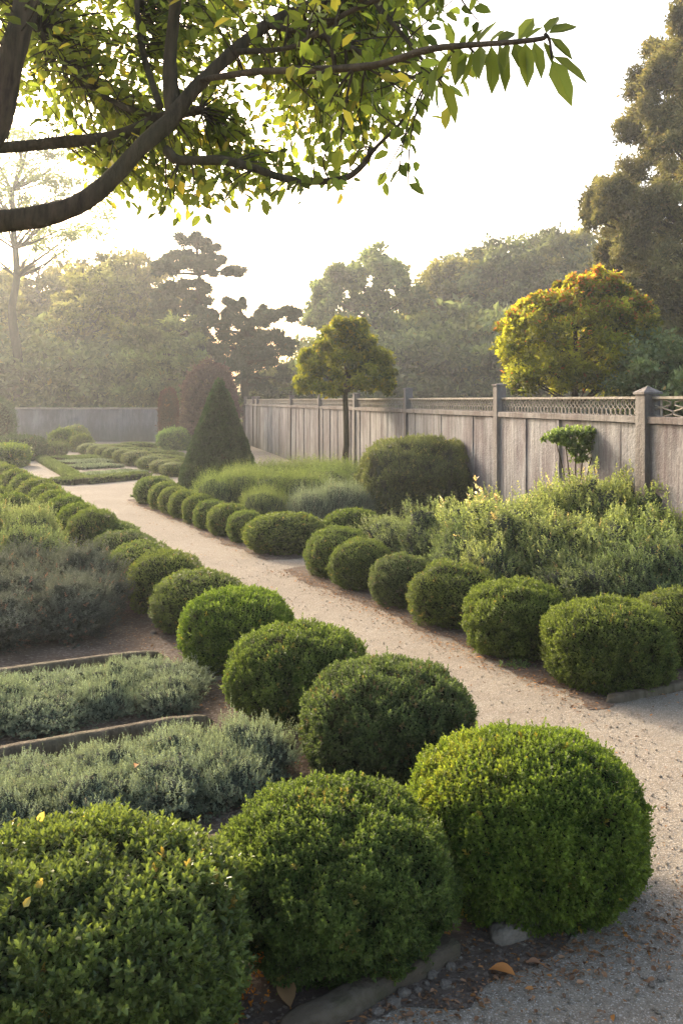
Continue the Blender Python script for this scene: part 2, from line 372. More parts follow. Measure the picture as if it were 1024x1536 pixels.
def bush_mesh(name, seed, rx, ry, h, n, k, leaf, mats, w=.3, shoot=.08, up=.8, lump=.18, lumpf=2.2, spires=.12, acc=.02, tipacc=0., p=2.1, fine=.06, spr=1.6):
    rg=np.random.default_rng(seed); mb=MB(); R=np.array([rx,ry,h*.56]); c=np.array([0,0,h*.42])
    def rad(D): return (np.abs(D)**p).sum(1)**(-1/p)*(1+lump*1.5*nz(D,lumpf,seed)+lump*.9*nz(D,lumpf*2.3,seed+4))
    D,Fc=sphere_grid(28,16); r=rad(D)*.78
    mb.add(c+D*R*r[:,None],Fc,None,1,True)
    D=fib(n,rg,-.7); r=rad(D); m2=nz(D*R/R.max(),7.0,seed+9); m3=nz(D*R,1/max(leaf*2.2,.02)*.6,seed+8)
    r=r*(1-.22*rg.random(n)**1.5)+fine*m2+fine*.5*m3
    sp=(rg.random(n)<spires)&(D[:,2]>.0); q=c+D*R*r[:,None]
    S=nrm(nrm(D/R)*.8+np.array([0,0,up])+rg.normal(0,.22,(n,3)))
    Ls=shoot*(.6+.8*rg.random(n)); Ls=np.where(sp,Ls*spr,Ls)
    q=q-S*shoot*.7
    ok=(q[:,2]>.0)|(rg.random(n)<.3); q[:,2]=np.maximum(q[:,2],.0); q,S,Ls,D,m2,m3,sp=q[ok],S[ok],Ls[ok],D[ok],m2[ok],m3[ok],sp[ok]; n=len(q)
    fr=(np.arange(k)+.5)/k; bend=rg.normal(0,.12,(n,1,3))
    C=q[:,None]+S[:,None]*(fr[None,:,None]*Ls[:,None,None])+bend*(fr[None,:,None]**2)*Ls[:,None,None]
    T=nrm(S[:,None]+bend*2*fr[None,:,None]); A=nrm(np.cross(T,rg.normal(0,1,(n,1,3)))); B=np.cross(T,A)
    ph=(np.arange(k)*2.4)[None,:]+rg.random((n,1))*6.28; Rr=np.cos(ph)[...,None]*A+np.sin(ph)[...,None]*B
    an=((1.15-.75*fr)[None,:]+rg.normal(0,.15,(n,k)))[...,None]
    Dd=np.cos(an)*T+np.sin(an)*Rr; N=np.sin(an)*T-np.cos(an)*Rr
    L=leaf*(.7+.5*rg.random((n,k)))*(1.1-.4*fr)[None,:]
    t=np.zeros((n,k,3)); t[...,0]=rg.random((n,k))*.5+rg.random((n,1))*.5
    t[...,1]=np.clip((.28*fr)[None,:]+.22+.55*m2[:,None]+.3*m3[:,None]+.2*D[:,2:3]+rg.normal(0,.08,(n,k)),0,1)
    t[...,2]=((rg.random(n)<acc)*.8)[:,None]+(fr>.7)[None,:]*(tipacc*sp)[:,None]
    leaves(mb,C.reshape(-1,3),Dd.reshape(-1,3),N.reshape(-1,3),L.ravel(),L.ravel()*w,t.reshape(-1,3),0)
    return mb.mesh(name,mats)

# ------------------------------------------------------------------ solve clipped-ball size and place from its outline
def solve_ball(cx, w, top, bot, sink=.86):
    mt=(top-HY)/F; mbt=(bot-HY)/F; d=F*H0/(bot-HY)*1.1; rz=.3
    for _ in range(80):
        r=w*d/(2*F)
        a=math.sqrt(r*r*mt*mt+rz*rz); b=math.sqrt(r*r*mbt*mbt+rz*rz)
        # H0-mt*d-sink*rz = a ; H0-mb*d-sink*rz=-b
        d2=(a+b)/(mbt-mt)
        rz2=(H0-mt*d-a)/sink if False else (H0-mt*d-(a-rz))/(1+sink)
        d=.5*d+.5*(.5*d+.5*(H0-sink*rz+b)/mbt); rz=.5*rz+.5*max(.05,rz2)
    return d, w*d/(2*F), rz
def solve_top(cx, w, top, Hh):
    d=F*(H0-Hh)/(top-HY); return d, w*d/(2*F), Hh/1.86

rg0=np.random.default_rng(5); random.seed(5)

# ------------------------------------------------------------------ the setting
def sheet(name, pts, z, mat, label=None, rag=0.0, step=.06, dome=0.0, seed=1):
    """polygon sheet with a ragged, finely divided edge (triangulated fan-free through bmesh)"""
    import bmesh
    P_=[]; n=len(pts)
    for i in range(n):
        a=np.array(pts[i]); b=np.array(pts[(i+1)%n]); L=np.linalg.norm(b-a); k=max(1,int(L/step)) if rag>0 else 1
        t=(b-a)/L; s=np.array([-t[1],t[0]])
        for j in range(k):
            q=a+(b-a)*j/k
            if rag>0: q=q+s*rag*(noise.noise(Vector((q[0]*1.7,q[1]*1.7,seed)))*1.3+noise.noise(Vector((q[0]*8,q[1]*8,seed)))*.6)
            P_.append((q[0],q[1],z))
    bm=bmesh.new(); vs=[bm.verts.new(p) for p in P_]; f=bm.faces.new(vs)
    if f.normal.z<0: f.normal_flip()
    bmesh.ops.triangulate(bm,faces=[f]); me=bpy.data.meshes.new(name); bm.to_mesh(me); bm.free(); me.materials.append(mat)
    o=link(name,me); tag(o,kind='structure'); return o

sheet('ground',[(-900,-200),(900,-200),(900,1600),(-900,1600)],0,M['ground'])
sheet('gravel_path',[AB(-9,-14),AB(-9,14),(6.5,0),(2.75,8.8),(-4.2,39.2),(-22,39.4),(-22,10)],.004,M['gravel'])
BED_L=[AB(-.62,-9),AB(-.72,-.9),AB(-.70,.10),AB(-.52,.50),AB(-.1,.62),AB(.2,.55),AB(.4,.50),AB(13.7,.44),AB(13.7,-9)]
BED_R=[AB(1.1,1.60),AB(5.85,1.60),AB(5.75,6.4),AB(1.2,4.25)]
BED_S=[AB(6.45,1.60),AB(13.35,1.62),AB(13.25,7.2),AB(6.55,6.0)]
for i,b in enumerate((BED_L,BED_R,BED_S)):
    sheet('soil_bed',b,.008,M['soil'],rag=.12,seed=i+1)

# haze in the morning air
mv,nt=newmat('morning_haze')
vs=nd(nt,'ShaderNodeVolumeScatter',Density=.0017,Anisotropy=.62); vs.inputs['Color'].default_value=(.95,.99,1,1)
o=nt.nodes.new('ShaderNodeOutputMaterial'); nt.links.new(vs.outputs[0],o.inputs['Volume'])
mb=MB(); x0,x1,y0,y1,z0,z1=-70,70,-12,120,-.5,17
V=[[x,y,z] for x in (x0,x1) for y in (y0,y1) for z in (z0,z1)]
mb.add(V,[[0,1,3,2],[4,6,7,5],[0,4,5,1],[2,3,7,6],[0,2,6,4],[1,5,7,3]])
tag(link('haze',mb.mesh('haze',[mv])),kind='structure')

# ------------------------------------------------------------------ clipped box balls
boxm=[M['box'],M['core']]
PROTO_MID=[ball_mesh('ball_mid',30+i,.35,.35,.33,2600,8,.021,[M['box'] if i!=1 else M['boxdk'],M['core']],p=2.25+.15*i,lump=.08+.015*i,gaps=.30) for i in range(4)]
PROTO_FAR=[ball_mesh('ball_far',50+i,.33,.33,.31,1500,6,.032,boxm,lump=.05) for i in range(3)]
GROUPL='clipped box balls in the row left of the gravel path'
GROUPR='clipped box balls edging the bed right of the gravel path'
GROUPS='clipped box balls in the row below the cone topiary'
cnt=0
def put_ball(px,w,top,bot,label,group,me=None,H=None,ry=1.0,rz=None,name='box_ball',cat='box ball',wide=None):
    global cnt; cnt+=1
    if H is None: d,r,rzz=solve_ball(px,w,top,bot)
    else: d,r,rzz=solve_top(px,w,top,H)
    x=(px-512)/F*d
    if me is None:
        L=PROTO_MID if d<10.5 else PROTO_FAR
        me=L[(cnt*7)%len(L)]; ref=(.35,.33) if L is PROTO_MID else (.33,.31)
        o=link(name,me,None,(x,d,0),rz if rz is not None else random.random()*6.28,(r/ref[0],r*ry/ref[0],rzz/ref[1]))
    else:
        o=link(name,me(r,rzz),None,(x,d,0),rz or 0)
    tag(o,label,cat,group); return o,d,r,rzz

# near, individually grown
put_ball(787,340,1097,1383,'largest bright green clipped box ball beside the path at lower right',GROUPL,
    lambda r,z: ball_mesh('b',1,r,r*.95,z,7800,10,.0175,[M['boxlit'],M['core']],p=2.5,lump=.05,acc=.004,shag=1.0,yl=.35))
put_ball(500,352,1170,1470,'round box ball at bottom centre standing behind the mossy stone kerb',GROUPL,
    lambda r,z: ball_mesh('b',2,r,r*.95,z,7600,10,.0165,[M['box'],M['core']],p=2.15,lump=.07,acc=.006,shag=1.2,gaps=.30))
put_ball(580,250,990,1178,'dark box ball with brownish patches directly behind the largest bright ball',GROUPL,
    lambda r,z: ball_mesh('b',3,r,r,z,5200,10,.018,[M['boxdk'],M['core']],lump=.06,acc=.03,shag=1.2,gaps=.28))
put_ball(447,204,937,1085,'box ball with a cleft lumpy top, third in line from the largest ball',GROUPL,
    lambda r,z: ball_mesh('b',4,r,r,z,4600,9,.019,[M['box'],M['core']],lump=.09,acc=.01,shag=1.2))
put_ball(355,166,884,1012,'smooth yellowish green box ball, fourth from the near end of the left row',GROUPL,
    lambda r,z: ball_mesh('b',5,r,r,z,4200,9,.019,[M['boxlit'],M['core']],lump=.05,acc=.004))
put_ball(911,180,902,1036,'box ball at the near corner of the right bed beside the wooden edging',GROUPR,
    lambda r,z: ball_mesh('b',6,r,r,z,4400,9,.020,[M['box'],M['core']],p=2.7,lump=.05,acc=.004))
put_ball(773,144,873,988,'box ball with a vertical dent in its side, second in the right row',GROUPR,
    lambda r,z: ball_mesh('b',7,r,r,z,3600,9,.020,[M['box'],M['core']],p=2.6,lump=.10,acc=.004,shag=1.3))
ordn=['','first','second','third','fourth','fifth','sixth','seventh','eighth','ninth','tenth','eleventh','twelfth','thirteenth','fourteenth','fifteenth','sixteenth','seventeenth','eighteenth','nineteenth']
LROW=[(297,132,856,955),(250,105,829,925),(213,103,815,895),(187,98,797,872),(165,88,782,850)]
for i,(a,b,c,d_) in enumerate(LROW):
    put_ball(a,b,c,d_,'clipped box ball, %s from the near end of the row left of the path'%ordn[i+5],GROUPL)
LFAR=[(140,80,766),(118,72,757),(100,68,745),(84,66,737),(71,62,728),(57,64,719),(39,52,712),(24,52,705),(7,54,698),(-10,54,692)]
for i,(a,b,c) in enumerate(LFAR):
    put_ball(a,b-4,c,0,'clipped box ball, %s from the near end of the row left of the path'%ordn[i+10],GROUPL,H=.56,ry=1.0,rz=.44)
for i,(a,b,c) in enumerate([(18,60,741),(2,50,732),(-20,60,750)]):
    put_ball(a,b,c,0,['box mound behind the herbs at the left edge of the picture','small box mound partly hidden at left edge beyond the larger mound','box mound cut off by the left edge above the green herbs'][i],'box mounds at the left edge',H=.5)
for i,(a,b,c,d_) in enumerate([(678,118,845,944),(603,92,833,914),(542,90,809,888),(508,88,793,870)]):
    put_ball(a,b,c,d_,'clipped box ball, %s from the near end of the right bed edging'%ordn[i+3],GROUPR)
put_ball(1022,132,886,1003,'box ball cut off by the right edge beside the corner ball',GROUPR)
put_ball(528,88,764,815,'low dark box mound between the wide oval and the feathery herbs',GROUPS,ry=.7,rz=.44)
put_ball(428,118,770,834,'wide oval box mound at the corner of the far bed by the path',GROUPS,ry=.75,rz=.25)
SROW=[(370,53,767,817),(343,59,756,806),(318,50,751,796),(300,48,742,788),(280,48,736,780),(264,47,731,773),(250,48,724,767),(233,58,715,758)]
for i,(a,b,c,d_) in enumerate(SROW):
    put_ball(a,b+2,c,d_,'clipped box ball, %s along the far row from the wide oval mound'%ordn[i+1],GROUPS)

# far caterpillar hedges of the second garden
FROW=[(262,38,694,716),(247,38,690,711),(229,40,684,707),(207,42,676,700),(188,32,674,696),(173,30,671,691),(160,28,669,688),(148,28,667,685),(135,30,665,682)]
for i,(a,b,c,d_) in enumerate(FROW):
    put_ball(a,b+3,c,d_,'low box mound in the distant hedge beyond the cross path, %s from the right'%ordn[i+1],'distant low box mounds beyond the cross path',ry=1.5,rz=.44)
for i,(a,b,c,d_) in enumerate([(278,40,700,712),(262,75,688,700),(225,90,681,693),(240,70,676,686),(195,90,671,682),(245,60,682,690),(170,70,666,676),(205,60,663,672),(280,30,690,700)]):
    put_ball(a,b,c,d_+3,'long low clipped hedge lying behind the distant box mounds','long low hedges behind the distant mounds',ry=.5,rz=.1,name='low_hedge',cat='hedge')

# big glossy bush bottom left
o,d,r,rz=put_ball(118,478,1235,1640,'large glossy leaved green shrub filling the bottom left corner',None,
    lambda r,z: ball_mesh('b',8,r,r*.9,z,5200,9,.027,[M['euon'],M['core']],p=2.6,lump=.07,acc=.006,shag=1.6,up=.9,gaps=.25),name='glossy_shrub',cat='shrub')
BUSH=(o.location.copy(),r,rz)

# ------------------------------------------------------------------ cone topiary
def cone_mesh(name,seed,R,Hc,n,leaf,mats,power=.9):
    rg=np.random.default_rng(seed); mb=MB()
    def prof(t): return R*(1-t)**power*(1-.10*np.exp(-t*14))+.02
    nu,nv=40,24; u=np.linspace(0,6.2832,nu,endpoint=False); t=np.linspace(0,1,nv)
    V=np.stack([np.outer(prof(t)*.93,np.cos(u)),np.outer(prof(t)*.93,np.sin(u)),np.outer(t*Hc*.985,np.ones(nu))],-1).reshape(-1,3)
    i=np.arange(nv-1)[:,None]*nu; j=np.arange(nu)[None,:]; j2=(j+1)%nu
    mb.add(V,np.stack([i+j,i+j2,i+nu+j2,i+nu+j],-1).reshape(-1,4),None,1,True)
    tt=1-np.sqrt(rg.random(n)); th=rg.random(n)*6.28; sl=R/Hc
    q=np.stack([prof(tt)*np.cos(th),prof(tt)*np.sin(th),tt*Hc],-1)
    Nn=nrm(np.stack([np.cos(th),np.sin(th),np.full(n,sl)],-1)); m=nz(q,5,seed); m2=nz(q,16,seed+1)
    q=q+Nn*(.035*m+.02*m2+rg.normal(0,.008,n))[:,None]
    sprigs(mb,q,Nn,rg,6,leaf,np.clip(.35+.7*m+.4*m2,0,1),0,(rg.random(n)<.01)*.6,up=.5,spread=leaf)
    return mb.mesh(name,mats)
d=17.6; base=P(327,735,d)
R=65*d/F; Hc=H0+(600-567)*d/F
o=link('cone_topiary',cone_mesh('cone',3,R,Hc,15000,.038,[M['yew'],M['core']]),None,((329-512)/F*d,d,0))
tag(o,'tall dark green yew clipped into a pointed cone','topiary')

# ------------------------------------------------------------------ herbs and shrubs
def herb(meshes, px, py, w, top, label, group, name, cat, refr, refh, i, ry=1.0):
    d=F*H0/(py-HY); r=w*d/(2*F); h=(H0-(top-HY)*d/F)*.92; me=meshes[i%len(meshes)]
    o=link(name,me,None,((px-512)/F*d,d,0),random.random()*6.28,(r/refr,r*ry/refr,h/refh)); tag(o,label,cat,group); return o
# right bed: feathery backlit shrubs
FEA=[bush_mesh('fea',200+i,.45,.45,.9,1900,10,.033,[M['herb'],M['coreg']],w=.52,shoot=.10,up=.9,lump=.34,lumpf=2.4,spires=.05,acc=.02,tipacc=.25,fine=.17,spr=1.8) for i in range(3)]
FEG=[bush_mesh('feg',210+i,.42,.42,.75,1900,10,.029,[M['herbg'],M['coreg']],w=.45,shoot=.09,up=.8,lump=.32,lumpf=2.4,spires=.10,acc=.01,fine=.15) for i in range(3)]
for i,(a,b,c,e) in enumerate([(603,858,120,765),(655,866,130,752),(700,888,120,775),(880,925,130,815),(955,930,140,800),(1030,930,150,795)]):
    herb(FEG,a,b,c,e,'soft green feathery herb just behind the clipped balls of the right bed','green feathery herbs behind the right balls','feathery_herb','herb',.42,.75,i)
for i,(a,b,c,e) in enumerate([(722,878,130,738),(780,893,150,742),(840,905,130,765),(905,905,150,762),(985,905,150,752),(1060,900,150,760),(740,905,100,800)]):
    herb(FEA,a,b,c,e,'yellow green feathery shrub lit from behind in the middle of the right bed','sunlit feathery shrubs in the right bed','feathery_shrub','shrub',.45,.9,i)
for i,(a,b,c,e) in enumerate([(820,875,120,722),(885,878,150,698),(960,882,160,700),(1040,885,160,705),(770,868,70,770)]):
    herb(FEA,a,b,c,e,'pale golden green feathery shrub growing close against the wall','tall feathery shrubs along the foot of the wall','wall_shrub','shrub',.45,.9,i+1)
# white flowered spikes
def spike(seed,h,loc,label):
    rg=np.random.default_rng(seed); root=empty('flower_spike',loc)
    mb=MB(); z=np.linspace(0,h,9); pts=np.c_[.03*np.sin(z*3+seed),.03*np.cos(z*2.1+seed),z]; tube(mb,pts,np.linspace(.005,.002,9),5)
    link('stem',mb.mesh('stem',[M['herbg']]),root)
    mb=MB(); n=38; t=.6+.4*rg.random(n); q=np.stack([np.interp(t*h,z,pts[:,0]),np.interp(t*h,z,pts[:,1]),t*h],-1)
    R=nrm(rg.normal(0,1,(n,3))*[1,1,.3]); tn=np.c_[rg.random(n),.8+.2*rg.random(n),(rg.random(n)<.3)*.6]
    leaves(mb,q,nrm(R+[0,0,.8]),nrm(rg.normal(0,1,(n,3))),.045,.024,tn)
    link('blossom',mb.mesh('blossom',[M['petal']]),root)
    tag(root,label,'flower','pale flower spikes above the feathery shrubs')
M['petal']=leafmat('pale_petals',(.55,.48,.36),(.80,.76,.64),(.70,.35,.12),transl=.45)
for i,(px,py,d) in enumerate([(716,716,8.9),(727,733,8.9),(706,742,8.9),(745,745,8.7),(660,748,9.6),(758,752,8.6)]):
    p=P(px,py,d); spike(i+1,p[2],(p[0],p[1],0),['tallest orange tipped white flower spike right of the rounded shrub','white flower spike just right of the tallest one','short white flower spike just left of the tallest one','pale cream flower spike in front of the wall foot','small orange flower spike leaning at the left beside the rounded shrub','rightmost short cream flower spike of the cluster'][i])
# rounded myrtle shrub
o,d,r,rz=put_ball(628,186,659,795,'large rounded grey green shrub in front of the concrete wall',None,
    lambda r,z: ball_mesh('b',61,r,r*.8,z,9000,7,.034,[M['myrt'],M['coreg']],p=2.5,lump=.12,acc=.05,shag=2.6,up=.7,gaps=.30),name='rounded_shrub',cat='shrub')
# small shrub against wall
def wall_shrub():
    d=9.55; b=P(862,665,d); root=empty('small_wall_shrub',(b[0],b[1],0)); mb=MB(); rg=np.random.default_rng(7)
    for k in range(5):
        e=np.array([(k-2)*.10,rg.normal(0,.04),b[2]-.05+rg.random()*.1]); pts=[np.array([0,0,0])*(1-t)+e*t+np.array([0,0,0]) for t in np.linspace(0,1,6)]
        pts=[np.array([e[0]*t**1.8,e[1]*t,e[2]*t]) for t in np.linspace(0,1,7)]; tube(mb,pts,np.linspace(.013,.005,7),6)
    link('stem',mb.mesh('stem',[M['bark']]),root)
    mb=MB()
    for (px,py,rx,rz_,n) in [(868,646,.19,.05,70),(840,650,.14,.045,45),(885,656,.13,.06,55),(826,658,.10,.04,32),(866,668,.13,.08,75),(893,670,.08,.07,34),(868,684,.11,.07,48),(902,662,.05,.05,18),(850,662,.12,.05,40)]:
        c=P(px,py,d)-np.array([b[0],b[1],0]); D=nrm(rg.normal(0,1,(n,3))); rr=(.5+.5*rg.random((n,1)))
        q=c+D*rr*np.array([rx,rx*.8,rz_]); sprigs(mb,q,D,rg,6,.046,np.clip(.4+.5*D[:,2],0,1),0,None,w=.6,spread=.03)
    link('foliage',mb.mesh('foliage',[M['sm']]),root)
    tag(root,'small open shrub with flat leafy tiers against the concrete wall','shrub')
M['sm']=leafmat('small_shrub_leaves',(.08,.13,.045),(.27,.36,.14),(.4,.4,.2),transl=.45)
wall_shrub()

# rosemary bed under the standard tree
ROS=[bush_mesh('ros',230+i,.5,.5,.8,2300,13,.034,[M['rose'],M['coreg']],w=.22,shoot=.20,up=2.2,lump=.12,spires=.3,acc=.01,fine=.08,spr=1.4,p=2.6) for i in range(2)]
LVB=[bush_mesh('lvb',240,.5,.5,.6,2000,11,.032,[M['grey'],M['coreg']],w=.22,shoot=.12,up=1.2,lump=.12,p=2.5)]
for i,(a,b,c,e) in enumerate([(330,778,75,705),(368,776,85,698),(410,778,90,700),(455,780,90,702),(395,790,70,728)]):
    herb(ROS,a,b,c,e,'upright rosemary bush behind the clipped balls beside the cone topiary','rosemary bushes beside the cone topiary','rosemary_bush','herb',.5,.8,i)
for i,(a,b,c,e) in enumerate([(372,752,80,694),(415,748,95,688),(462,746,95,685),(508,748,95,686),(545,752,80,696),(485,760,90,694)]):
    herb(ROS,a,b,c,e,'paler upright rosemary in the rear rank towards the small round tree','rear rank of rosemary near the round headed tree','rear_rosemary','herb',.5,.8,i)
for i,(a,b,c,e) in enumerate([(470,792,80,728),(512,790,85,716),(545,788,70,722)]):
    herb(LVB,a,b,c,e,'grey green lavender mound between the rosemary and the rounded shrub','grey lavender mounds beside the rounded shrub','lavender_mound','herb',.5,.6,i)

# left beds
GRN=[bush_mesh('grn',250+i,.4,.4,.7,1700,9,.030,[M['herbg'],M['coreg']],w=.5,shoot=.09,up=.9,lump=.25,spires=.1,acc=.03,fine=.13) for i in range(3)]
LAV=[bush_mesh('lav',260+i,.35,.35,.55,2200,10,.022,[M['lav'],M['coreg']],w=.36,shoot=.06,up=.6,lump=.32,spires=.15,acc=.04,fine=.16) for i in range(3)]
SAN=[bush_mesh('san',270+i,.26,.26,.24,2300,10,.0125,[M['grey'],M['coreg']],w=.48,shoot=.032,up=.6,lump=.36,lumpf=2.8,spires=.12,acc=.006,fine=.17,p=2.1,spr=2.0) for i in range(4)]
def herb_ab(meshes,i,a,b,r,h,refr,refh,label,group,name,cat='herb'):
    x,y=AB(a,b); o=link(name,meshes[i%len(meshes)],None,(x,y,0),random.random()*6.28,(r/refr,r/refr*random.uniform(.9,1.1),h/refh)); tag(o,label,cat,group)
k=0
for a,bs,h in [(5.9,(-.75,-1.25,-1.8,-2.4),.50),(6.5,(-.62,-1.15,-1.7,-2.3,-2.9),.56),(7.2,(-.60,-1.1,-1.6,-2.2,-2.8),.60),(8.0,(-.62,-1.15,-1.7,-2.3),.60),(8.9,(-.9,-1.5,-2.1),.62),(9.8,(-1.3,-1.9),.6)]:
    for b in bs:
        k+=1; herb_ab(GRN,k,a+random.uniform(-.12,.12),b-.10+random.uniform(-.08,.08),random.uniform(.27,.35),h*random.uniform(.95,1.15)*(1.12 if a<7.5 else .85),.4,.7,'leafy green herb at the left edge behind the grey lavender','green herbs at the left edge','leafy_herb')
for a,bs,h in [(4.05,(-.85,-1.35,-1.85,-2.4),.42),(4.5,(-.60,-1.05,-1.55,-2.1,-2.7),.48),(5.05,(-.50,-.98,-1.5,-2.0,-2.6),.52),(5.5,(-.50,-.95),.44)]:
    for b in bs:
        k+=1; herb_ab(LAV,k,a+random.uniform(-.08,.08),b+random.uniform(-.07,.07),random.uniform(.28,.36),h*random.uniform(.88,1.12),.35,.55,'dark grey lavender bush behind the uppermost weathered plank','grey lavender bushes above the uppermost plank','lavender_bush')
for a,b0,h in [(2.60,-.62,.15),(2.40,-.48,.19),(2.16,-.60,.18)]:
    b=b0
    while b>-3.0:
        k+=1; herb_ab(SAN,k,a+random.uniform(-.05,.05),b,random.uniform(.17,.23),h*random.uniform(.85,1.2),.26,.24,'grey green santolina cushion in the narrow bed between the upper two planks','santolina cushions between the upper two planks','santolina')
        b-=random.uniform(.26,.36)
for a,b0,h in [(1.30,-.44,.15),(1.10,-.46,.20),(.86,-.66,.20)]:
    b=b0
    while b>-2.6:
        k+=1; herb_ab(SAN,k,a+random.uniform(-.05,.05),b,random.uniform(.17,.24),h*random.uniform(.85,1.25),.26,.24,'grey green santolina cushion in the bed nearest the glossy shrub','santolina cushions in the nearest left bed','near_santolina')
        b-=random.uniform(.27,.37)

# far end shrubs
def round_shrub(px,py,w,top,label,m,seed,name='round_shrub',p=2.3,leaf=.07,n=1200,asp=.9,lump=.08,grp=None,cat='shrub'):
    d=F*H0/(py-HY); r=w*d/(2*F); h=H0-(top-HY)*d/F
    o=link(name,ball_mesh(name,seed,r,r*asp,h/1.86,n,6,leaf,[M[m],M['core']],p=p,lump=lump,shag=2,up=.5),None,((px-512)/F*d,d,0)); tag(o,label,cat,grp)
round_shrub(94,676,38,645,'dark round clipped shrub at the end of the distant hedge','box',81)
round_shrub(123,678,30,654,'smaller round shrub right of the dark round one','box',82)
round_shrub(113,669,40,640,'pale leafy shrub behind the two round shrubs by the far wall','herbg',83)
round_shrub(262,676,50,644,'pale green bushy shrub in front of the dark red column','sm',84,lump=.12)
round_shrub(30,690,70,655,'dark green hedge block at far left below the small tree','yew',85,p=3.5)
round_shrub(8,700,62,668,'light green flat topped hedge at the left edge','boxlit',86,p=4)
round_shrub(75,684,50,664,'dark low shrub under the small far left tree','boxdk',87)
round_shrub(-8,672,60,600,'dark evergreen shrub at the left edge before the far wall','yew',88,p=3)
# purple shrub and red column
d=36.5
o=link('red_column',ball_mesh('rc',90,13*d/F,13*d/F,(H0+14*d/F)/1.86,2600,6,.09,[M['red'],M['core']],p=3,lump=.04,up=.8),None,((253-512)/F*d,d,0))
tag(o,'narrow dark red columnar conifer in front of the far wall','conifer')
d=33.0
o=link('purple_shrub',ball_mesh('ps',91,40*d/F,34*d/F,(H0+50*d/F)/1.86,3200,6,.12,[M['plum'],M['core']],p=2.2,lump=.14,shag=2.5),None,((315-512)/F*d,d,0))
tag(o,'dusky purple leaved shrub behind the cone topiary','shrub')

# parterre of low strips
def strip(pts, wdt, h, label, m='turf', name='low_strip', group='low clipped strips of the distant parterre', seed=0, grass=True):
    rg=np.random.default_rng(seed); mb=MB(); pts=[np.array(p[:2]) for p in pts]
    for a,b in zip(pts[:-1],pts[1:]):
        L=np.linalg.norm(b-a); box(mb,a,b,wdt*.9,.0,h*.85,1,0,1); n=int(L*wdt*420)+int(L*120)
        t=nrm(b-a); s=np.array([-t[1],t[0]]); u=rg.random(n)*L; v=(rg.random(n)-.5)*wdt
        z=h*(.8+.25*rg.random(n))*(1-.35*(np.abs(v)/(wdt/2))**4)
        q=np.c_[a+t*u[:,None]+s*v[:,None],z]; sd=rg.random(n)<.3; q[sd,2]*=rg.random(sd.sum())
        q[sd,:2]=(a+t*u[sd][:,None]+s*(np.sign(v[sd])*wdt*.48)[:,None])
        Nn=nrm(np.c_[s*(v/wdt)[:,None]*1.5,np.ones(n)])
        sprigs(mb,q,Nn,rg,5,.045,np.clip(.4+.6*nz(q,1.5,seed),0,1),0,None,up=.6,spread=.04)
    o=link(name,mb.mesh(name,[M[m],M['core']])); tag(o,label,'low hedge',group); return o
strip([G(122,726),G(218,717)],.5,.14,'low green strip along the near edge of the distant parterre',seed=1)
strip([G(120,724),G(58,688)],.35,.14,'low green strip along the left side of the distant parterre',seed=2)
strip([G(76,726),G(119,727)],.45,.13,'short low green strip left of the parterre corner',seed=3)
strip([G(126,716),G(205,709)],.8,.07,'pale green strip second from the near edge of the parterre',m='grey',seed=4)
strip([G(108,704),G(170,700)],1.0,.08,'grey green band in the middle of the parterre',m='grey',seed=5)
strip([G(95,697),G(160,693)],1.2,.08,'grey green band in the far half of the parterre',m='grey',seed=6)
strip([G(85,690),G(150,687)],1.2,.08,'farthest green band of the parterre',seed=7)
sheet('slate_patch',[G(122,707)[:2],G(186,709)[:2],G(190,703)[:2],G(130,702)[:2]],.012,M['stone'])
strip([G(205,745),G(222,747)],.25,.04,'small tuft of grass on the path by the far row of balls',name='grass_tuft',group=None,seed=9)

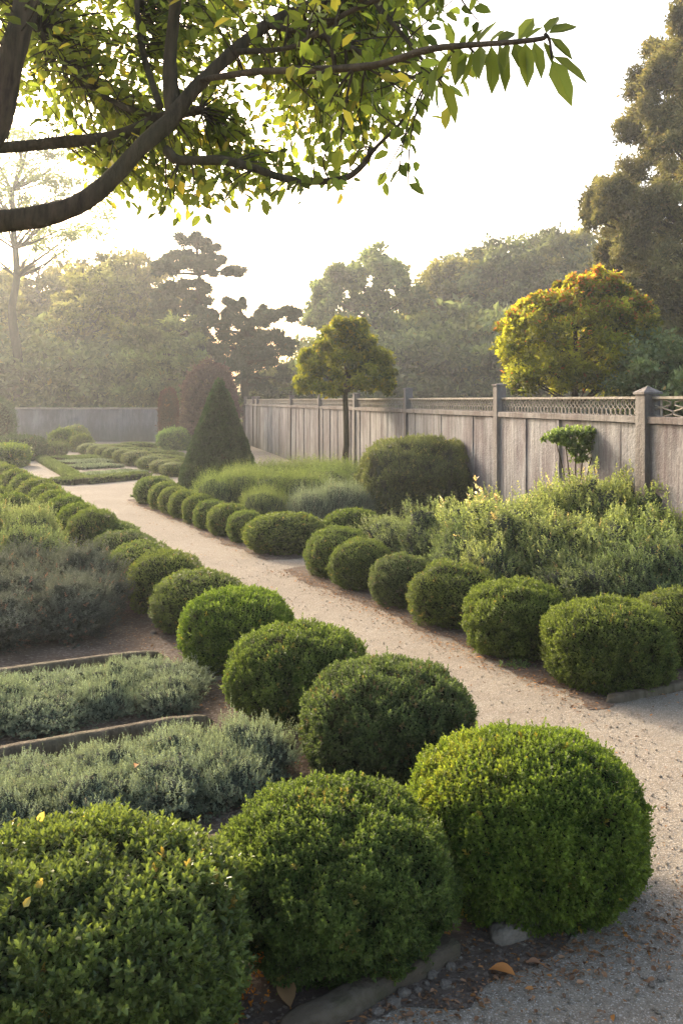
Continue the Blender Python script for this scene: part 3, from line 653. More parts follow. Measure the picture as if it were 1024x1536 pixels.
# ------------------------------------------------------------------ walls
WX,WS=4.8,-.23
def wp(y): return np.array([WX+WS*y,y])
def ydepth(px): return F*WX/(px-190)
posts=[ydepth(1130),ydepth(975),ydepth(752),ydepth(614),19.4,23.0,ydepth(439),ydepth(382),33.9,37.4]
root=empty('concrete_wall',(*wp(9),0)); tag(root,'long weathered concrete garden wall with pierced lattice top and posts','wall')
tw=nrm(np.array([WS,1.0])); nwv=np.array([-tw[1],tw[0]])   # points to the garden side (left)
def wpart(name,mb,mats,par=None):
    o=link(name,mb.mesh(name,mats),par or root)
    p=root.location if par is None else Vector((0,0,0))
    for v in o.data.vertices: v.co-=root.location
    return o
for i in range(len(posts)-1):
    a,b=posts[i],posts[i+1]; rr=random.Random(i)
    mb=MB(); pa,pb=wp(a),wp(b); L=np.linalg.norm(pb-pa); npan=max(4,int(L/.40)); 
    for k in range(npan):
        qa=pa+(pb-pa)*(k+.006)/npan; qb=pa+(pb-pa)*(k+.994)/npan
        off=nwv*rr.uniform(-.007,.007)
        box(mb,qa+off,qb+off,.10+rr.uniform(0,.015),0,1.535,0,.006,3,seed=k+i*20)
        if k and rr.random()<.2:
            q=pa+(pb-pa)*k/npan; box(mb,q-tw*.022+nwv*.055,q+tw*.022+nwv*.055,.035,0,1.53,0,.004,2,seed=k)
    box(mb,pa,pb,.05,0,1.53,0)
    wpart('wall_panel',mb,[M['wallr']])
    mb=MB(); box(mb,pa,pb,.17,1.538,1.60,0,.006,6,seed=i); wpart('rail',mb,[M['post']])
    mb=MB(); box(mb,pa,pb,.07,1.758,1.782,0,.003,6,seed=i)
    # pierced lattice: mirrored wavy strands between rail and coping
    z0,z1=1.598,1.76; per=.085+.004*i; n=int(L/per); hh=(z1-z0)
    if i==0: per=.3; n=int(L/per)
    for k in range(n):
        c0=(k+.5)*L/n
        for s in (-1,1):
            pts=[]
            for t in np.linspace(0,1,7):
                amp=.5*L/n*math.sin(math.pi*t*2+ (k%2)*0)+rr.uniform(-.006,.006)
                u=c0+s*amp*1.0+s*.012; pts.append(np.r_[pa+tw*min(max(u,.01),L-.01),z0+hh*t])
            tube(mb,pts,.0072 if a<18 else .010,5,cap=False)
        if i==0: tube(mb,[np.r_[pa+tw*c0,z0],np.r_[pa+tw*c0,z1]],.01,5,cap=False)
    wpart('lattice',mb,[M['lat']])
for i,y in enumerate(posts[:]):
    mb=MB(); p=wp(y); hw=.08 if i in (1,) else .062; top=1.80 if i==1 else (1.93 if i<4 else 1.86)
    box(mb,p-tw*hw+nwv*.03,p+tw*hw+nwv*.03,hw*2.0,0,top,0,.006,1,seed=i); pst=wpart('post',mb,[M['post']])
    mb=MB(); q=p+nwv*.03; e=hw*1.18; tip=.06 if i==1 else .012
    c=[np.r_[q+tw*e*s+nwv*e*t,top+.002] for s,t in ((-1,-1),(1,-1),(1,1),(-1,1))]; c2=[x+np.array([0,0,.02]) for x in c]
    mb.add(c+c2+[np.r_[q,top+.02+tip]],[[0,1,5,4],[1,2,6,5],[2,3,7,6],[3,0,4,7],[3,2,1,0]]); mb.add(c2+[np.r_[q,top+.02+tip]],[[0,1,4],[1,2,4],[2,3,4],[3,0,4]])
    cp=link('cap',mb.mesh('cap',[M['post']]),pst)
    for v in cp.data.vertices: v.co-=root.location

root=empty('far_wall',(-9,39.6,0)); tag(root,'grey rendered stone wall across the far end of the garden','wall')
mb=MB(); box(mb,(-14.2,39.6),(-4.35,39.6),.35,0,1.36,0,.02,24); wpart('wall_face',mb,[M['wallf']])
mb=MB(); box(mb,(-14.3,39.6),(-4.3,39.6),.45,1.363,1.43,0,.02,24); wpart('coping',mb,[M['lat']])
mb=MB(); box(mb,(-14.2,39.6),(-14.2,56),.35,0,1.36,0,.02,10); wpart('return_face',mb,[M['wallf']])

# ------------------------------------------------------------------ trees
def blob_crown(mb, rg, clumps, per, leaf, simple=True, flat=.75, w=.6, fill=.55, clseed=0, acc=.02, topacc=0.0):
    """clumps: list of (centre, radius vec). Leaves on and inside each clump, denser at the shell"""
    cz=np.array([c[0][2] for c in clumps]); zlo,zhi=cz.min(),cz.max()
    for ci,(c,R) in enumerate(clumps):
        n=int(per*(0.75+.5*rg.random())); D=nrm(rg.normal(0,1,(n,3))); D[:,2]=np.where(D[:,2]<-.3,-D[:,2],D[:,2])
        rr=fill+(1-fill)*rg.random((n,1)); rr=rr*(1+.35*nz(D,2.5,clseed+ci)[:,None])
        q=np.array(c)+D*rr*np.array(R); q=q+rg.normal(0,.13,q.shape)*np.mean(R)
        Dd=nrm(D*.5+rg.normal(0,.7,(n,3))+np.array([0,0,-.15])); N=nrm(rg.normal(0,.6,(n,3))+D*.6+np.array([0,0,.4]))
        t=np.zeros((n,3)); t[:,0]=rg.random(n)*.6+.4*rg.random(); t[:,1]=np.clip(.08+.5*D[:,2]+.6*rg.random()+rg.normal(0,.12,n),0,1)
        hi=(c[2]-zlo)/max(zhi-zlo,.01); t[:,2]=(rg.random(n)<acc+topacc*max(0,hi-.45)*2*(D[:,2]>0))*.85
        L=leaf*(.6+.7*rg.random(n)); leaves(mb,q,Dd,N,L,L*w,t,0,simple=simple)

def limb(mb, a, b, r0, r1, rg, sag=.12, n=8, sides=7, rough=.1, wob=.012):
    a=np.array(a,float); b=np.array(b,float); L=np.linalg.norm(b-a); t=np.linspace(0,1,n)[:,None]
    mid=(a+b)/2+rg.normal(0,sag*.5,3)*L+np.array([0,0,sag*.3*L])
    pts=(1-t)**2*a+2*t*(1-t)*mid+t*t*b; pts[1:-1]+=rg.normal(0,wob*L,(n-2,3))
    tube(mb,pts,np.linspace(r0,r1,n),sides,rough=rough,seed=int(rg.integers(1e6)),cap=True); return pts

def make_tree(name, seed, h, tr, crown_c, crown_r, ncl, per, leaf, clr, leafm, barkm, trunk_top=.8, lean=(0,0), shell=.45, flat=.75, w=.6, acc=.02, topacc=0.0, zcut=-1, simple=True, limbs=True, fill=.5, egg=0.0, jmin=3):
    """returns (trunk mesh, crown mesh) in local metres, root at 0"""
    rg=np.random.default_rng(seed); tb=MB(); top=np.array([lean[0],lean[1],h*trunk_top])
    tp=limb(tb,(0,0,-.05),top,tr,tr*.28,rg,.03,12,10,.12)
    # root flare
    cl=[]; cc=np.array(crown_c); cr=np.array(crown_r)
    tries=0
    while len(cl)<ncl and tries<ncl*30:
        tries+=1; D=nrm(rg.normal(0,1,3)); r=shell+(1-shell)*rg.random()**.6
        if D[2]*r<zcut: continue
        k=1-egg*max(0,D[2]*r); c=cc+D*r*cr*np.array([k,k,1])
        s=clr*(.65+.7*rg.random()); 
        if all(np.linalg.norm((c-o[0]))>.55*(s+o[1][0]) *.9 for o in cl) or tries>ncl*20: cl.append((c,np.array([s,s,s*flat])))
    if limbs:
        for c,R in cl:
            j=int(np.clip(np.searchsorted(tp[:,2],c[2]-.35*np.linalg.norm(c[:2]-tp[0,:2])-.1*h),jmin,len(tp)-1))
            limb(tb,tp[j],c,tr*.30*(1-.5*j/len(tp)),tr*.05,rg,.12,7,5)
    cb=MB(); blob_crown(cb,rg,cl,per,leaf,simple,flat,w,fill,seed,acc,topacc)
    return tb.mesh(name+'_trunk',[barkm]), cb.mesh(name+'_crown',[leafm])
def plant_tree(name, ms, px, d, label, cat='tree', group=None, s=1.0, rz=None, sz=None):
    root=empty(name,((px-512)/F*d,d,0),random.random()*6.28 if rz is None else rz,(s,s,sz or s)); tag(root,label,cat,group)
    link('trunk',ms[0],root); link('crown',ms[1],root); return root

def lobe_tree(seed,pc,d,h,tr,lobes,leaf,per,leafm,sub=9,cl=.42,tall=1.0,trunk_top=.8,acc=.02,topacc=0.,w=.55,depth=.8,back=0,fill=.3,simple=False,jmin=2):
    rg=np.random.default_rng(seed); s_=d/F; tb=MB(); cb=MB(); tp=limb(tb,(0,0,-.1),(0,0,h*trunk_top),tr,tr*.45,rg,.008,12,9,.12,.003); L=[]
    allr=max(abs(l[0]-pc)+l[2] for l in lobes)*s_
    for li,(cx,cy,rx,ry) in enumerate(lobes+[(2*pc-l[0]+rg.normal(0,10),l[1]+rg.normal(0,12),l[2],l[3]) for l in lobes[:back]]):
        x=(cx-pc)*s_; z=H0+(600-cy)*s_; R=rx*s_; Rz=ry*s_; yr=math.sqrt(max(.05,allr**2-x*x))*.75
        for yy in ((-.6,.6) if depth>0 else (0,)):
            y=yy*yr*depth*(.6+.6*rg.random())+rg.normal(0,R*.2); c0=np.array([x,y,z+rg.normal(0,R*.12)])
            j=int(np.clip(np.searchsorted(tp[:,2],c0[2]-.4*abs(x)-.1*h),jmin,len(tp)-1)); limb(tb,tp[j],c0,tr*.3,tr*.06,rg,.10,7,5)
            for k in range(sub):
                D=nrm(rg.normal(0,1,3)); r=.35+.6*rg.random(); sz=cl*min(R,Rz)*(.7+.6*rg.random())
                L.append((c0+D*r*np.array([R,R,Rz]),np.array([sz,sz,sz*tall])))
    blob_crown(cb,rg,L,per,leaf,simple,1,w,fill,seed,acc,topacc)
    return tb.mesh('t',[M['bark']]),cb.mesh('c',[leafm])
# small standard tree on the near side of the wall
d=17.5; s_=d/F
SL=[(518,498,20,20),(496,520,24,20),(542,518,24,20),(470,548,22,22),(565,545,20,24),(518,545,34,28),(490,575,32,20),(545,575,32,20),(460,578,18,16),(577,575,14,16),(508,488,8,12),(540,494,8,12),(458,535,9,12)]
ms=lobe_tree(11,518,d,H0+95*s_,.075,SL,.080,130,M['std'],sub=8,cl=.5,acc=.03,topacc=.12,w=.5,jmin=8,trunk_top=.9)
plant_tree('round_headed_tree',ms,519,d,'small round headed tree on a slim bare trunk before the wall',rz=0)
# golden bush tree behind the wall
d=17.5; s_=d/F
GL=[(770,530,26,34),(778,480,22,24),(812,500,36,36),(825,462,22,20),(858,470,34,34),(868,440,20,20),(895,480,36,36),(905,438,20,18),(935,470,30,30),(950,510,34,36),(880,530,44,40),(830,555,40,36),(790,570,34,30),(925,560,40,36),(870,580,40,24),(962,550,26,34),(850,428,9,14),(885,424,9,14),(800,462,9,16),(765,498,8,14),(925,445,9,18)]
ms=lobe_tree(12,862,d,H0+165*s_,.09,GL,.080,150,M['gold'],sub=11,cl=.50,acc=.01,topacc=.30,tall=1.2,w=.5)
plant_tree('golden_tree',ms,862,d,'golden yellow bushy tree with orange tips behind the wall',rz=0)
ms2=make_tree('gr',13,3.2,.08,(0,0,1.9),(1.2,1.2,1.2),60,380,.09,.38,M['herbg'],M['bark'],simple=False,fill=.4)
plant_tree('green_shrub_tree',ms2,1018,16.5,'green bushy tree at right edge between golden tree and tall conifer',s=.95)
# tall conifer right: plumes
def plume_conifer(seed,h,R,leafm):
    rg=np.random.default_rng(seed); tb=MB(); tp=limb(tb,(0,0,-.1),(0,0,h*.97),.32,.05,rg,.01,12,10,.1); cb=MB()
    n=210; cl=[]
    for i in range(n):
        t=rg.random()**.85; z=1.0+t*(h-1.2); rr=R*(1-t**1.7)**.75*(.55+.5*rg.random())+.1; th=rg.random()*6.28
        c=np.array([rr*math.cos(th),rr*math.sin(th),z]); s=.55+.35*rg.random()
        cl.append((c,np.array([s*.72,s*.72,s*1.15])))
        if i%3==0: limb(tb,(0,0,z*.88),c,.06,.015,rg,.05,5,5)
    for ci,(c,Rv) in enumerate(cl):
        m=520; D=nrm(rg.normal(0,1,(m,3))); rr=.5+.5*rg.random((m,1)); rr*=1+.4*nz(D,2.8,ci)[:,None]
        q=c+D*rr*Rv; ax=nrm(np.array([c[0],c[1],R*.9])); Dd=nrm(ax*.8+D*.5+rg.normal(0,.35,(m,3))); N=nrm(D+rg.normal(0,.3,(m,3)))
        t=np.zeros((m,3)); t[:,0]=rg.random(m)*.6+.4*rg.random(); t[:,1]=np.clip(.3+.4*D[:,2]+.35*rg.random()+rg.normal(0,.12,m),0,1); t[:,2]=(rg.random(m)<.08)*.7
        L=.17*(.6+.7*rg.random(m)); leaves(cb,q,Dd,N,L,L*.36,t,0,simple=True)
    return tb.mesh('t',[M['barkd']]),cb.mesh('c',[leafm])
CL=[(1005,70,26,34),(985,120,30,40),(1035,110,34,50),(975,180,26,34),(1020,190,44,50),(990,240,34,36),(1040,270,46,50),(925,290,34,24),(905,320,16,30),(950,330,36,34),(990,320,38,40),(1040,350,46,50),(935,385,28,34),(975,400,38,44),(1030,430,50,50),(945,450,26,34),(990,480,40,44),(965,520,30,34),(1040,520,50,50),(1000,560,44,40),(1080,60,30,50),(1090,150,44,60),(1100,260,50,60),(1120,370,54,60),(1110,480,60,60),(1050,20,24,40),(1150,300,40,50),(1150,420,50,60),(960,575,30,30),(1040,600,50,40)]
ms=lobe_tree(14,1060,24.5,11.5,.32,CL,.14,330,M['cypr'],sub=9,cl=.50,acc=.05,tall=1.45,w=.36,trunk_top=.95,simple=True)
plant_tree('tall_conifer',ms,1055,24.5,'very tall brownish green conifer cut off by the right edge','conifer',rz=0)

# stone pine and cedar (flat pads)
def pad_tree(seed,h,tr,pads,leaf,per,leafm,lean=0.0,th=.35):
    rg=np.random.default_rng(seed); tb=MB(); cb=MB(); tp=limb(tb,(0,0,-.1),(lean,0,h),tr,tr*.25,rg,.02,14,9,.12); cl=[]
    for (x,z,rx,rz_) in pads:
        y=rg.normal(0,rx*.5); nsub=max(5,int(rx*5))
        zz=z-.12*abs(x)-.3; j=int(np.clip(np.searchsorted(tp[:,2],zz),2,len(tp)-1)); limb(tb,tp[j],(x,y,z-rz_*.3),tr*.38,tr*.1,rg,.12,8,6)
        for k in range(nsub):
            a=rg.random()*6.28; r=rg.random()**.5
            c=np.array([x+rx*r*math.cos(a)*1.0,y+rx*.7*r*math.sin(a),z+rg.normal(0,rz_*.55)]); s=rx*th*(.45+.9*rg.random())
            cl.append((c,np.array([s,s,min(s,rz_)*.75])))
    blob_crown(cb,rg,cl,per,leaf,True,.6,.30,.2,seed,.02)
    return tb.mesh('t',[M['barkd']]),cb.mesh('c',[leafm])
d=46; s_=d/F
pads=[((295-cx)*0+(cx-295)*s_,H0+(600-cy)*s_,rx*s_,rz_*s_) for cx,cy,rx,rz_ in [(295,362,34,12),(268,382,26,12),(318,385,26,8),(258,405,26,16),(300,400,30,9),(335,405,26,6),(262,432,30,18),(300,432,22,8),(250,455,22,12),(285,445,26,16),(270,470,34,20),(305,475,26,14),(245,490,36,22),(290,500,36,20),(285,405,24,14),(345,408,14,5),(300,372,24,12)]]
ms=pad_tree(21,H0+235*s_,.26,pads,.20,620,M['pine'])
plant_tree('stone_pine',ms,295,d,'tall dark pine with flat layered pads of foliage and bare trunk','pine',rz=0)
d=44; s_=d/F
pads=[((cx-370)*s_,H0+(600-cy)*s_,rx*s_,rz_*s_) for cx,cy,rx,rz_ in [(325,490,36,20),(352,475,26,10),(385,492,30,12),(420,478,32,8),(400,505,40,14),(345,520,44,24),(400,535,40,20),(330,560,40,26),(385,570,50,26),(420,560,22,26),(360,545,50,26),(440,468,14,5),(370,510,26,16),(310,520,26,20),(350,455,16,7),(405,470,18,7),(430,520,18,10)]]
ms=pad_tree(22,H0+120*s_,.28,pads,.22,460,M['pine'])
plant_tree('cedar',ms,370,d,'dark spreading cedar to the right of the tall pine','cedar',rz=0)
pads2=[((cx-280)*s_,H0+(600-cy)*s_,rx*s_,rz_*s_) for cx,cy,rx,rz_ in [(260,500,40,26),(230,525,40,26),(285,510,30,24),(260,545,50,30),(215,565,40,26),(300,560,30,30),(250,585,50,20)]]
ms=pad_tree(23,H0+100*s_,.22,pads2,.28,340,M['wood'])
plant_tree('bushy_evergreen',ms,280,43,'grey green bushy tree at the foot of the tall pine','tree',rz=0)

# woodland trees, several shapes reused with their own turn and size
WA=make_tree('wa',31,12,.24,(0,0,7.6),(3.5,3.5,4.5),62,260,.36,.85,M['wood'],M['barkd'],trunk_top=.85,shell=.3,fill=.3,flat=.8,egg=.25)
WB=make_tree('wb',32,12,.20,(0,0,7.8),(2.9,2.9,4.4),40,230,.33,.78,M['wood'],M['barkd'],trunk_top=.9,shell=.3,fill=.25,flat=.75,egg=.35)
WC=make_tree('wc',33,11,.26,(0,0,6.4),(3.6,3.6,4.2),58,260,.36,.85,M['woodb'],M['barkd'],trunk_top=.8,shell=.35,fill=.3,egg=.3)
WD=make_tree('wd',34,12,.25,(0,0,7.6),(3.1,3.1,4.4),46,190,.30,.75,M['woodb'],M['barkd'],trunk_top=.95,shell=.25,fill=.15,flat=.7,egg=.2,zcut=-.65)
SH=make_tree('sh',35,4.5,.15,(0,0,2.1),(2.6,2.6,2.3),44,260,.36,.85,M['wood'],M['barkd'],trunk_top=.6,shell=.4,fill=.35)
far=[ # mesh, px, distance, top row
 (WC,700,58,372),(WA,755,56,350),(WB,800,62,352),(WA,845,55,340),(WC,890,54,334),(WA,935,60,330),(WC,725,70,366),(WB,668,66,384),
 (WD,125,50,385),(WD,180,56,368),(WD,225,62,366),(WC,12,60,400),(WC,-40,52,380),(WD,60,58,385),(WD,150,52,378),(WD,205,55,372),(WD,100,60,375),(WC,190,66,410)]
for i,(m,px,dd,ty) in enumerate(far):
    htop=H0+(600-ty)*dd/F; base=12.2 if m in (WA,WB,WD) else 10.9
    s=htop/base; side='tall hazy woodland tree beyond the far wall at left' if px<300 else 'tall hazy woodland tree beyond the concrete wall'
    plant_tree('woodland_tree',m,px,dd,side,group='woodland trees beyond the left end' if px<300 else 'woodland trees beyond the concrete wall',s=s)
for i,(px,dd,ty) in enumerate([(470,52,520),(530,50,505),(590,52,510),(650,50,500),(710,52,490),(770,50,480),(830,50,490),(900,46,470),(950,44,480),(20,48,520),(80,47,515),(140,48,525),(190,47,530),(240,50,520),(300,50,560),(420,50,560),(-40,46,500),(680,60,440),(800,60,430),(655,56,480),(740,56,450),(870,56,430),(105,52,480),(170,53,490)]):
    s=(H0+(600-ty)*dd/F)/4.5
    plant_tree('understorey_tree',SH,px,dd,'low bushy understorey tree below the woodland crowns, '+('left of the pine' if px<260 else 'beyond the concrete wall'),group='understorey trees left' if px<260 else 'understorey trees beyond the wall',s=s)
TL=[(485,440,20,18),(478,475,20,20),(505,415,20,16),(560,395,34,22),(530,420,26,20),(590,420,30,20),(500,450,24,22),(555,450,30,20),(610,455,30,22),(520,490,30,24),(575,490,34,22),(625,500,26,24),(545,530,36,26),(600,540,36,26),(495,530,26,26)]
TL2=[(640,470,22,18),(655,430,24,20),(675,405,26,18),(640,505,26,20),(665,480,26,24),(690,440,26,22),(480,470,18,16),(478,510,20,18)]
ms=lobe_tree(42,655,57,H0+200*57/F,.24,TL2[:6],.33,90,M['woodb'],sub=6,cl=.5,depth=.6,simple=True,w=.6)
plant_tree('woodland_tree',ms,655,57,'thin warm toned woodland tree with sky gaps left of the darker woodland mass',rz=0)
ms=lobe_tree(41,562,54,H0+205*54/F,.28,TL,.33,115,M['wood'],sub=8,cl=.46,depth=.55,simple=True,w=.6)
plant_tree('woodland_tree',ms,562,54,'hazy woodland tree with open airy crown directly above the small round tree',group=None,rz=0)
# airy tree far left with thin leaves
ms=make_tree('airy',36,15.5,.27,(.6,0,11.8),(5.0,4.0,3.4),70,190,.17,1.0,M['herb'],M['barkd'],trunk_top=.92,shell=.2,fill=.15,flat=.5)
plant_tree('airy_tree',ms,28,45,'tall thin leaved tree with bare trunk at far left under the dark limbs',rz=0)

# ------------------------------------------------------------------ overhanging tree (near, upper left)
def curve(pts, n=6):
    pts=np.array(pts); out=[]
    P_=np.vstack([2*pts[0]-pts[1],pts,2*pts[-1]-pts[-2]])
    for i in range(1,len(P_)-2):
        for t in np.linspace(0,1,n,endpoint=False):
            a,b,c,e=P_[i-1:i+3]; out.append(.5*((2*b)+(-a+c)*t+(2*a-5*b+4*c-e)*t*t+(-a+3*b-3*c+e)*t**3))
    out.append(pts[-1]); return np.array(out)
rg=np.random.default_rng(77)
root=empty('overhanging_tree',(-2.35,4.2,0)); tag(root,'old spreading tree whose dark limbs and sunlit leaves hang over the top','tree')
RL=np.array([-2.35,4.2,0.])
def bp(L): return np.array([P(a,b,c) for a,b,c in L])
br=[]   # (points, radii)
def addb(L,r0,r1): 
    c=curve(bp(L)); br.append((c,np.linspace(r0,r1,len(c)),))
trunk=curve(np.array([[-2.35,4.2,-.1],[-2.33,4.2,.8],[-2.25,4.15,1.6],[-2.05,4.1,2.25],[-1.85,4.0,2.75],[-1.72,3.95,3.3],[-1.5,3.9,3.9]]))
tb=MB(); tube(tb,trunk-RL,np.interp(np.linspace(0,1,len(trunk)),[0,.1,.5,1],[.26,.19,.16,.11]),16,rough=.10,seed=3)
o=link('trunk',tb.mesh('t',[M['bark']]),root)
addb([(-260,300,4.1),(-120,345,3.9),(0,333,3.8),(75,322,3.8),(130,300,3.8),(175,262,3.8),(215,218,3.8),(260,178,3.85)],.044,.036)   # big arching limb
addb([(255,180,3.85),(300,125,3.9),(350,78,4.0),(400,38,4.1),(470,5,4.2),(560,-40,4.4)],.036,.014)
addb([(-200,200,4.3),(-60,224,4.3),(0,222,4.3),(90,214,4.3),(180,203,4.2),(240,178,4.1),(300,165,4.1)],.034,.020)
addb([(-60,260,3.4),(-10,200,3.4),(5,150,3.4),(18,80,3.4),(40,0,3.45),(60,-120,3.5)],.052,.040)   # dark upright limb
addb([(250,225,3.85),(270,240,3.8),(330,240,3.8),(375,250,3.75),(430,268,3.7),(480,272,3.7),(522,265,3.7),(550,240,3.7),(556,222,3.7)],.021,.010)
addb([(545,243,3.7),(570,215,3.65),(600,185,3.6),(615,150,3.6)],.010,.004)
addb([(60,45,4.4),(100,100,4.4),(150,140,4.3),(200,165,4.2),(260,178,4.1)],.008,.014)
addb([(300,120,3.9),(380,108,3.4),(470,105,2.9),(560,98,2.6),(640,75,2.4),(700,68,2.3),(760,64,2.2),(812,58,2.15),(818,52,2.15),(824,62,2.15),(827,88,2.15)],.013,.0022)
addb([(350,78,4.0),(440,70,3.6),(520,20,3.2),(600,-10,3.0),(680,-20,2.8)],.013,.004)
addb([(400,38,4.1),(500,60,3.9),(600,110,3.7),(660,120,3.6)],.014,.004)
addb([(270,-60,3.9),(262,20,3.95),(255,100,3.95),(262,178,3.9)],.02,.034)
addb([(205,-80,4.3),(205,0,4.3),(215,80,4.2),(240,160,4.0)],.010,.016)
addb([(520,-60,3.4),(560,0,3.3),(610,60,3.2),(650,110,3.1)],.012,.004)
mb=MB()
for c,r in br: tube(mb,c-RL,r*(1+.18*nz(c,6,3)),12,rough=.20,seed=int(rg.integers(1e5)))
# joins to the trunk
for k in (0,2,3):
    c,r=br[k]; a=trunk[{0:14,2:20,3:17}[k]]; pts=curve(np.array([a,(a+c[0])/2+np.array([0,0,-.03]),c[0],c[1]])); tube(mb,pts-RL,np.linspace(.075,r[0],len(pts)),10,rough=.1,seed=k)
allp=np.vstack([c for c,r in br])
# twigs towards target points spread through the crown
low_x=[-400,0,90,130,150,330,400,500,600,650,700,730]; low_y=[150,165,180,235,305,322,300,270,222,165,100,70]
targets=[]
def spray(px0,px1,y0,n,d0,d1,lim=True,wgt=None):
    k=0
    while k<n:
        x=rg.uniform(px0,px1); yb=np.interp(x,low_x,low_y) if lim else 0
        y=rg.uniform(y0,yb); targets.append(P(x,y,rg.uniform(d0,d1))); k+=1
spray(0,640,-40,470,4.0,6.0)
spray(130,600,20,230,3.95,5.2)
spray(-350,60,-300,150,3.2,5.6)
spray(-200,640,-420,300,3.0,6.2,lim=False)
spray(440,720,-120,60,2.6,3.6)
for x,y,dd in [(215,300,3.9),(240,318,3.8),(262,325,3.8),(292,300,3.7),(310,312,3.6),(335,300,3.6),(430,285,3.4),(452,300,3.4),(395,300,3.4),(570,270,3.2),(598,262,3.2),(612,280,3.2),(385,288,3.6),(180,275,4.2),(160,240,4.2),(345,275,3.6),(300,262,3.9),(640,160,2.8),(680,155,2.7),(735,100,2.35),(700,110,2.4)]:
    targets.append(P(x,y,dd))
LP=[];LD=[];LN=[];LL=[];LT=[]
for T in targets:
    dd=((allp-T)**2).sum(1); j=int(dd.argmin()); S=allp[j]; L=np.linalg.norm(T-S)
    u0=max(.25,1-.75/L)
    mid=(S+T)/2+rg.normal(0,.10,3)*L+np.array([0,0,.10*L]); n=9; t=np.linspace(0,1,n)[:,None]
    pts=(1-t)**2*S+2*t*(1-t)*mid+t*t*T; tube(mb,pts-RL,np.linspace(.0045,.0018,n),4,cap=False)
    lf=int(np.clip(min(L,.75)*.85/.030,5,22)); near=T[1]<3.0
    u=np.linspace(u0,1,lf)[:,None]; q=(1-u)**2*S+2*u*(1-u)*mid+u*u*T; tg=nrm(2*(1-u)*(mid-S)+2*u*(T-mid))
    for a in range(lf):
        out=nrm(np.cross(tg[a],rg.normal(0,1,3))); D=nrm(tg[a]*.55+out*.8+np.array([0,0,-.18])+rg.normal(0,.15,3))
        qq=q[a]+out*.006+rg.normal(0,.014,3)
        LP.append(qq);LD.append(D);LN.append(nrm(rg.normal(0,.5,3)+np.array([0,0,.9])));LL.append((.040+.030*rg.random())*(1.15 if a==lf-1 else 1)*(1.0 if not near else .95))
        LT.append([rg.random(),np.clip(rg.normal(.45,.25),0,1),(rg.random()<.10)*rg.random()])
# spray of large leaves at the right tip
tipL=[(827,90,857,152),(828,84,887,117),(824,56,862,85),(822,50,868,31),(818,50,836,16),(776,60,804,20),(785,60,812,36),(770,64,790,107),(800,62,817,112),(815,62,832,92),(787,64,792,125),(736,68,742,140),(748,66,765,135),(760,64,752,100),(720,68,714,112),(690,72,684,120),(730,68,752,40),(700,70,722,38),(662,120,690,181),(668,80,655,125),(655,95,640,150),(745,62,775,42),(708,70,698,132),(715,66,740,22),(680,72,668,30)]
for (x0,y0_,x1,y1) in tipL:
    dd=np.interp(x0,[650,826],[2.4,2.15]); a=P(x0,y0_,dd); b=P(x1,y1,dd-rg.uniform(-.04,.06)); L=np.linalg.norm(b-a)
    LP.append(a);LD.append(nrm(b-a));LN.append(nrm(np.array([rg.normal(0,.5),-.7,.6])));LL.append(L);LT.append([rg.random()*.6,.35+.3*rg.random(),0]); NT=globals().get('NT',0)+1
link('branches',mb.mesh('branches',[M['bark']]),root)
mb=MB(); LL=np.array(LL); WF=np.full(len(LL),.54); WF[-NT:]=.36; leaves(mb,np.array(LP)-RL,np.array(LD),np.array(LN),LL,LL*WF,np.array(LT),0,fold=.25,curl=.18)
link('crown',mb.mesh('crown',[M['over']]),root)

# ------------------------------------------------------------------ edging, stones, fallen leaves
def beam(p0,p1,w,h,name,label,cat,m,jit=.008,seg=10,z=0.0,grp=None,seed=0):
    mb=MB(); c=(np.array(p0[:2])+np.array(p1[:2]))/2; box(mb,np.array(p0[:2])-c,np.array(p1[:2])-c,w,z,z+h,0,jit,seg,seed)
    o=link(name,mb.mesh(name,[M[m]]),None,(c[0],c[1],0)); tag(o,label,cat,grp); return o
def kerb(p0,p1,w,h,name,label,seed,n=26,bury=.02,m='stone'):
    p0=np.array(p0[:2]); p1=np.array(p1[:2]); c=(p0+p1)/2; L=np.linalg.norm(p1-p0); t=nrm(p1-p0); s_=np.array([-t[1],t[0]])
    an=np.linspace(0,2*np.pi,18,endpoint=False); ca,sa=np.cos(an),np.sin(an); q=(np.abs(ca)**7+np.abs(sa)**7)**(-1/7)
    u=np.linspace(-1,1,n); k=(1-np.abs(u)**14)**.5*.96+.04; V=[]
    for i in range(n):
        for a_ in range(18): 
            y=ca[a_]*q[a_]*w/2*k[i]; z=h/2+sa[a_]*q[a_]*h/2*k[i]-bury; V.append(np.r_[t*u[i]*L/2+s_*y,z])
    V=np.array(V); Nn=nrm(V-np.c_[np.outer(V[:,:2]@t,t),np.full(len(V),h/2)])
    am=.35 if name=='edging_plank' else 1.0
    V=V+am*Nn*(.008*nz(V,9,seed)+.006*nz(V,30,seed+1)+.003*nz(V,90,seed+5)+.02*np.minimum(0,nz(V,5,seed+2)+.15))[:,None]
    i=np.arange(n-1)[:,None]*18; j=np.arange(18)[None,:]; j2=(j+1)%18
    mb=MB(); mb.add(V,np.stack([i+j,i+j2,i+18+j2,i+18+j],-1).reshape(-1,4),None,0,True)
    mb.add(V[:18][::-1],[list(range(18))],None,0); mb.add(V[-18:],[list(range(18))],None,0)
    o=link(name,mb.mesh(name,[M[m]]),None,(c[0],c[1],0)); tag(o,label,'kerb'); return o
kerb(AB(2.88,-3.2),AB(3.06,-.36),.07,.125,'edging_plank','long weathered plank edging in front of the dark lavender',31,n=60,m='plank')
kerb(AB(1.52,-3.2),AB(1.72,-.44),.06,.12,'edging_plank','weathered plank edging between the two santolina beds',32,n=60,m='plank')
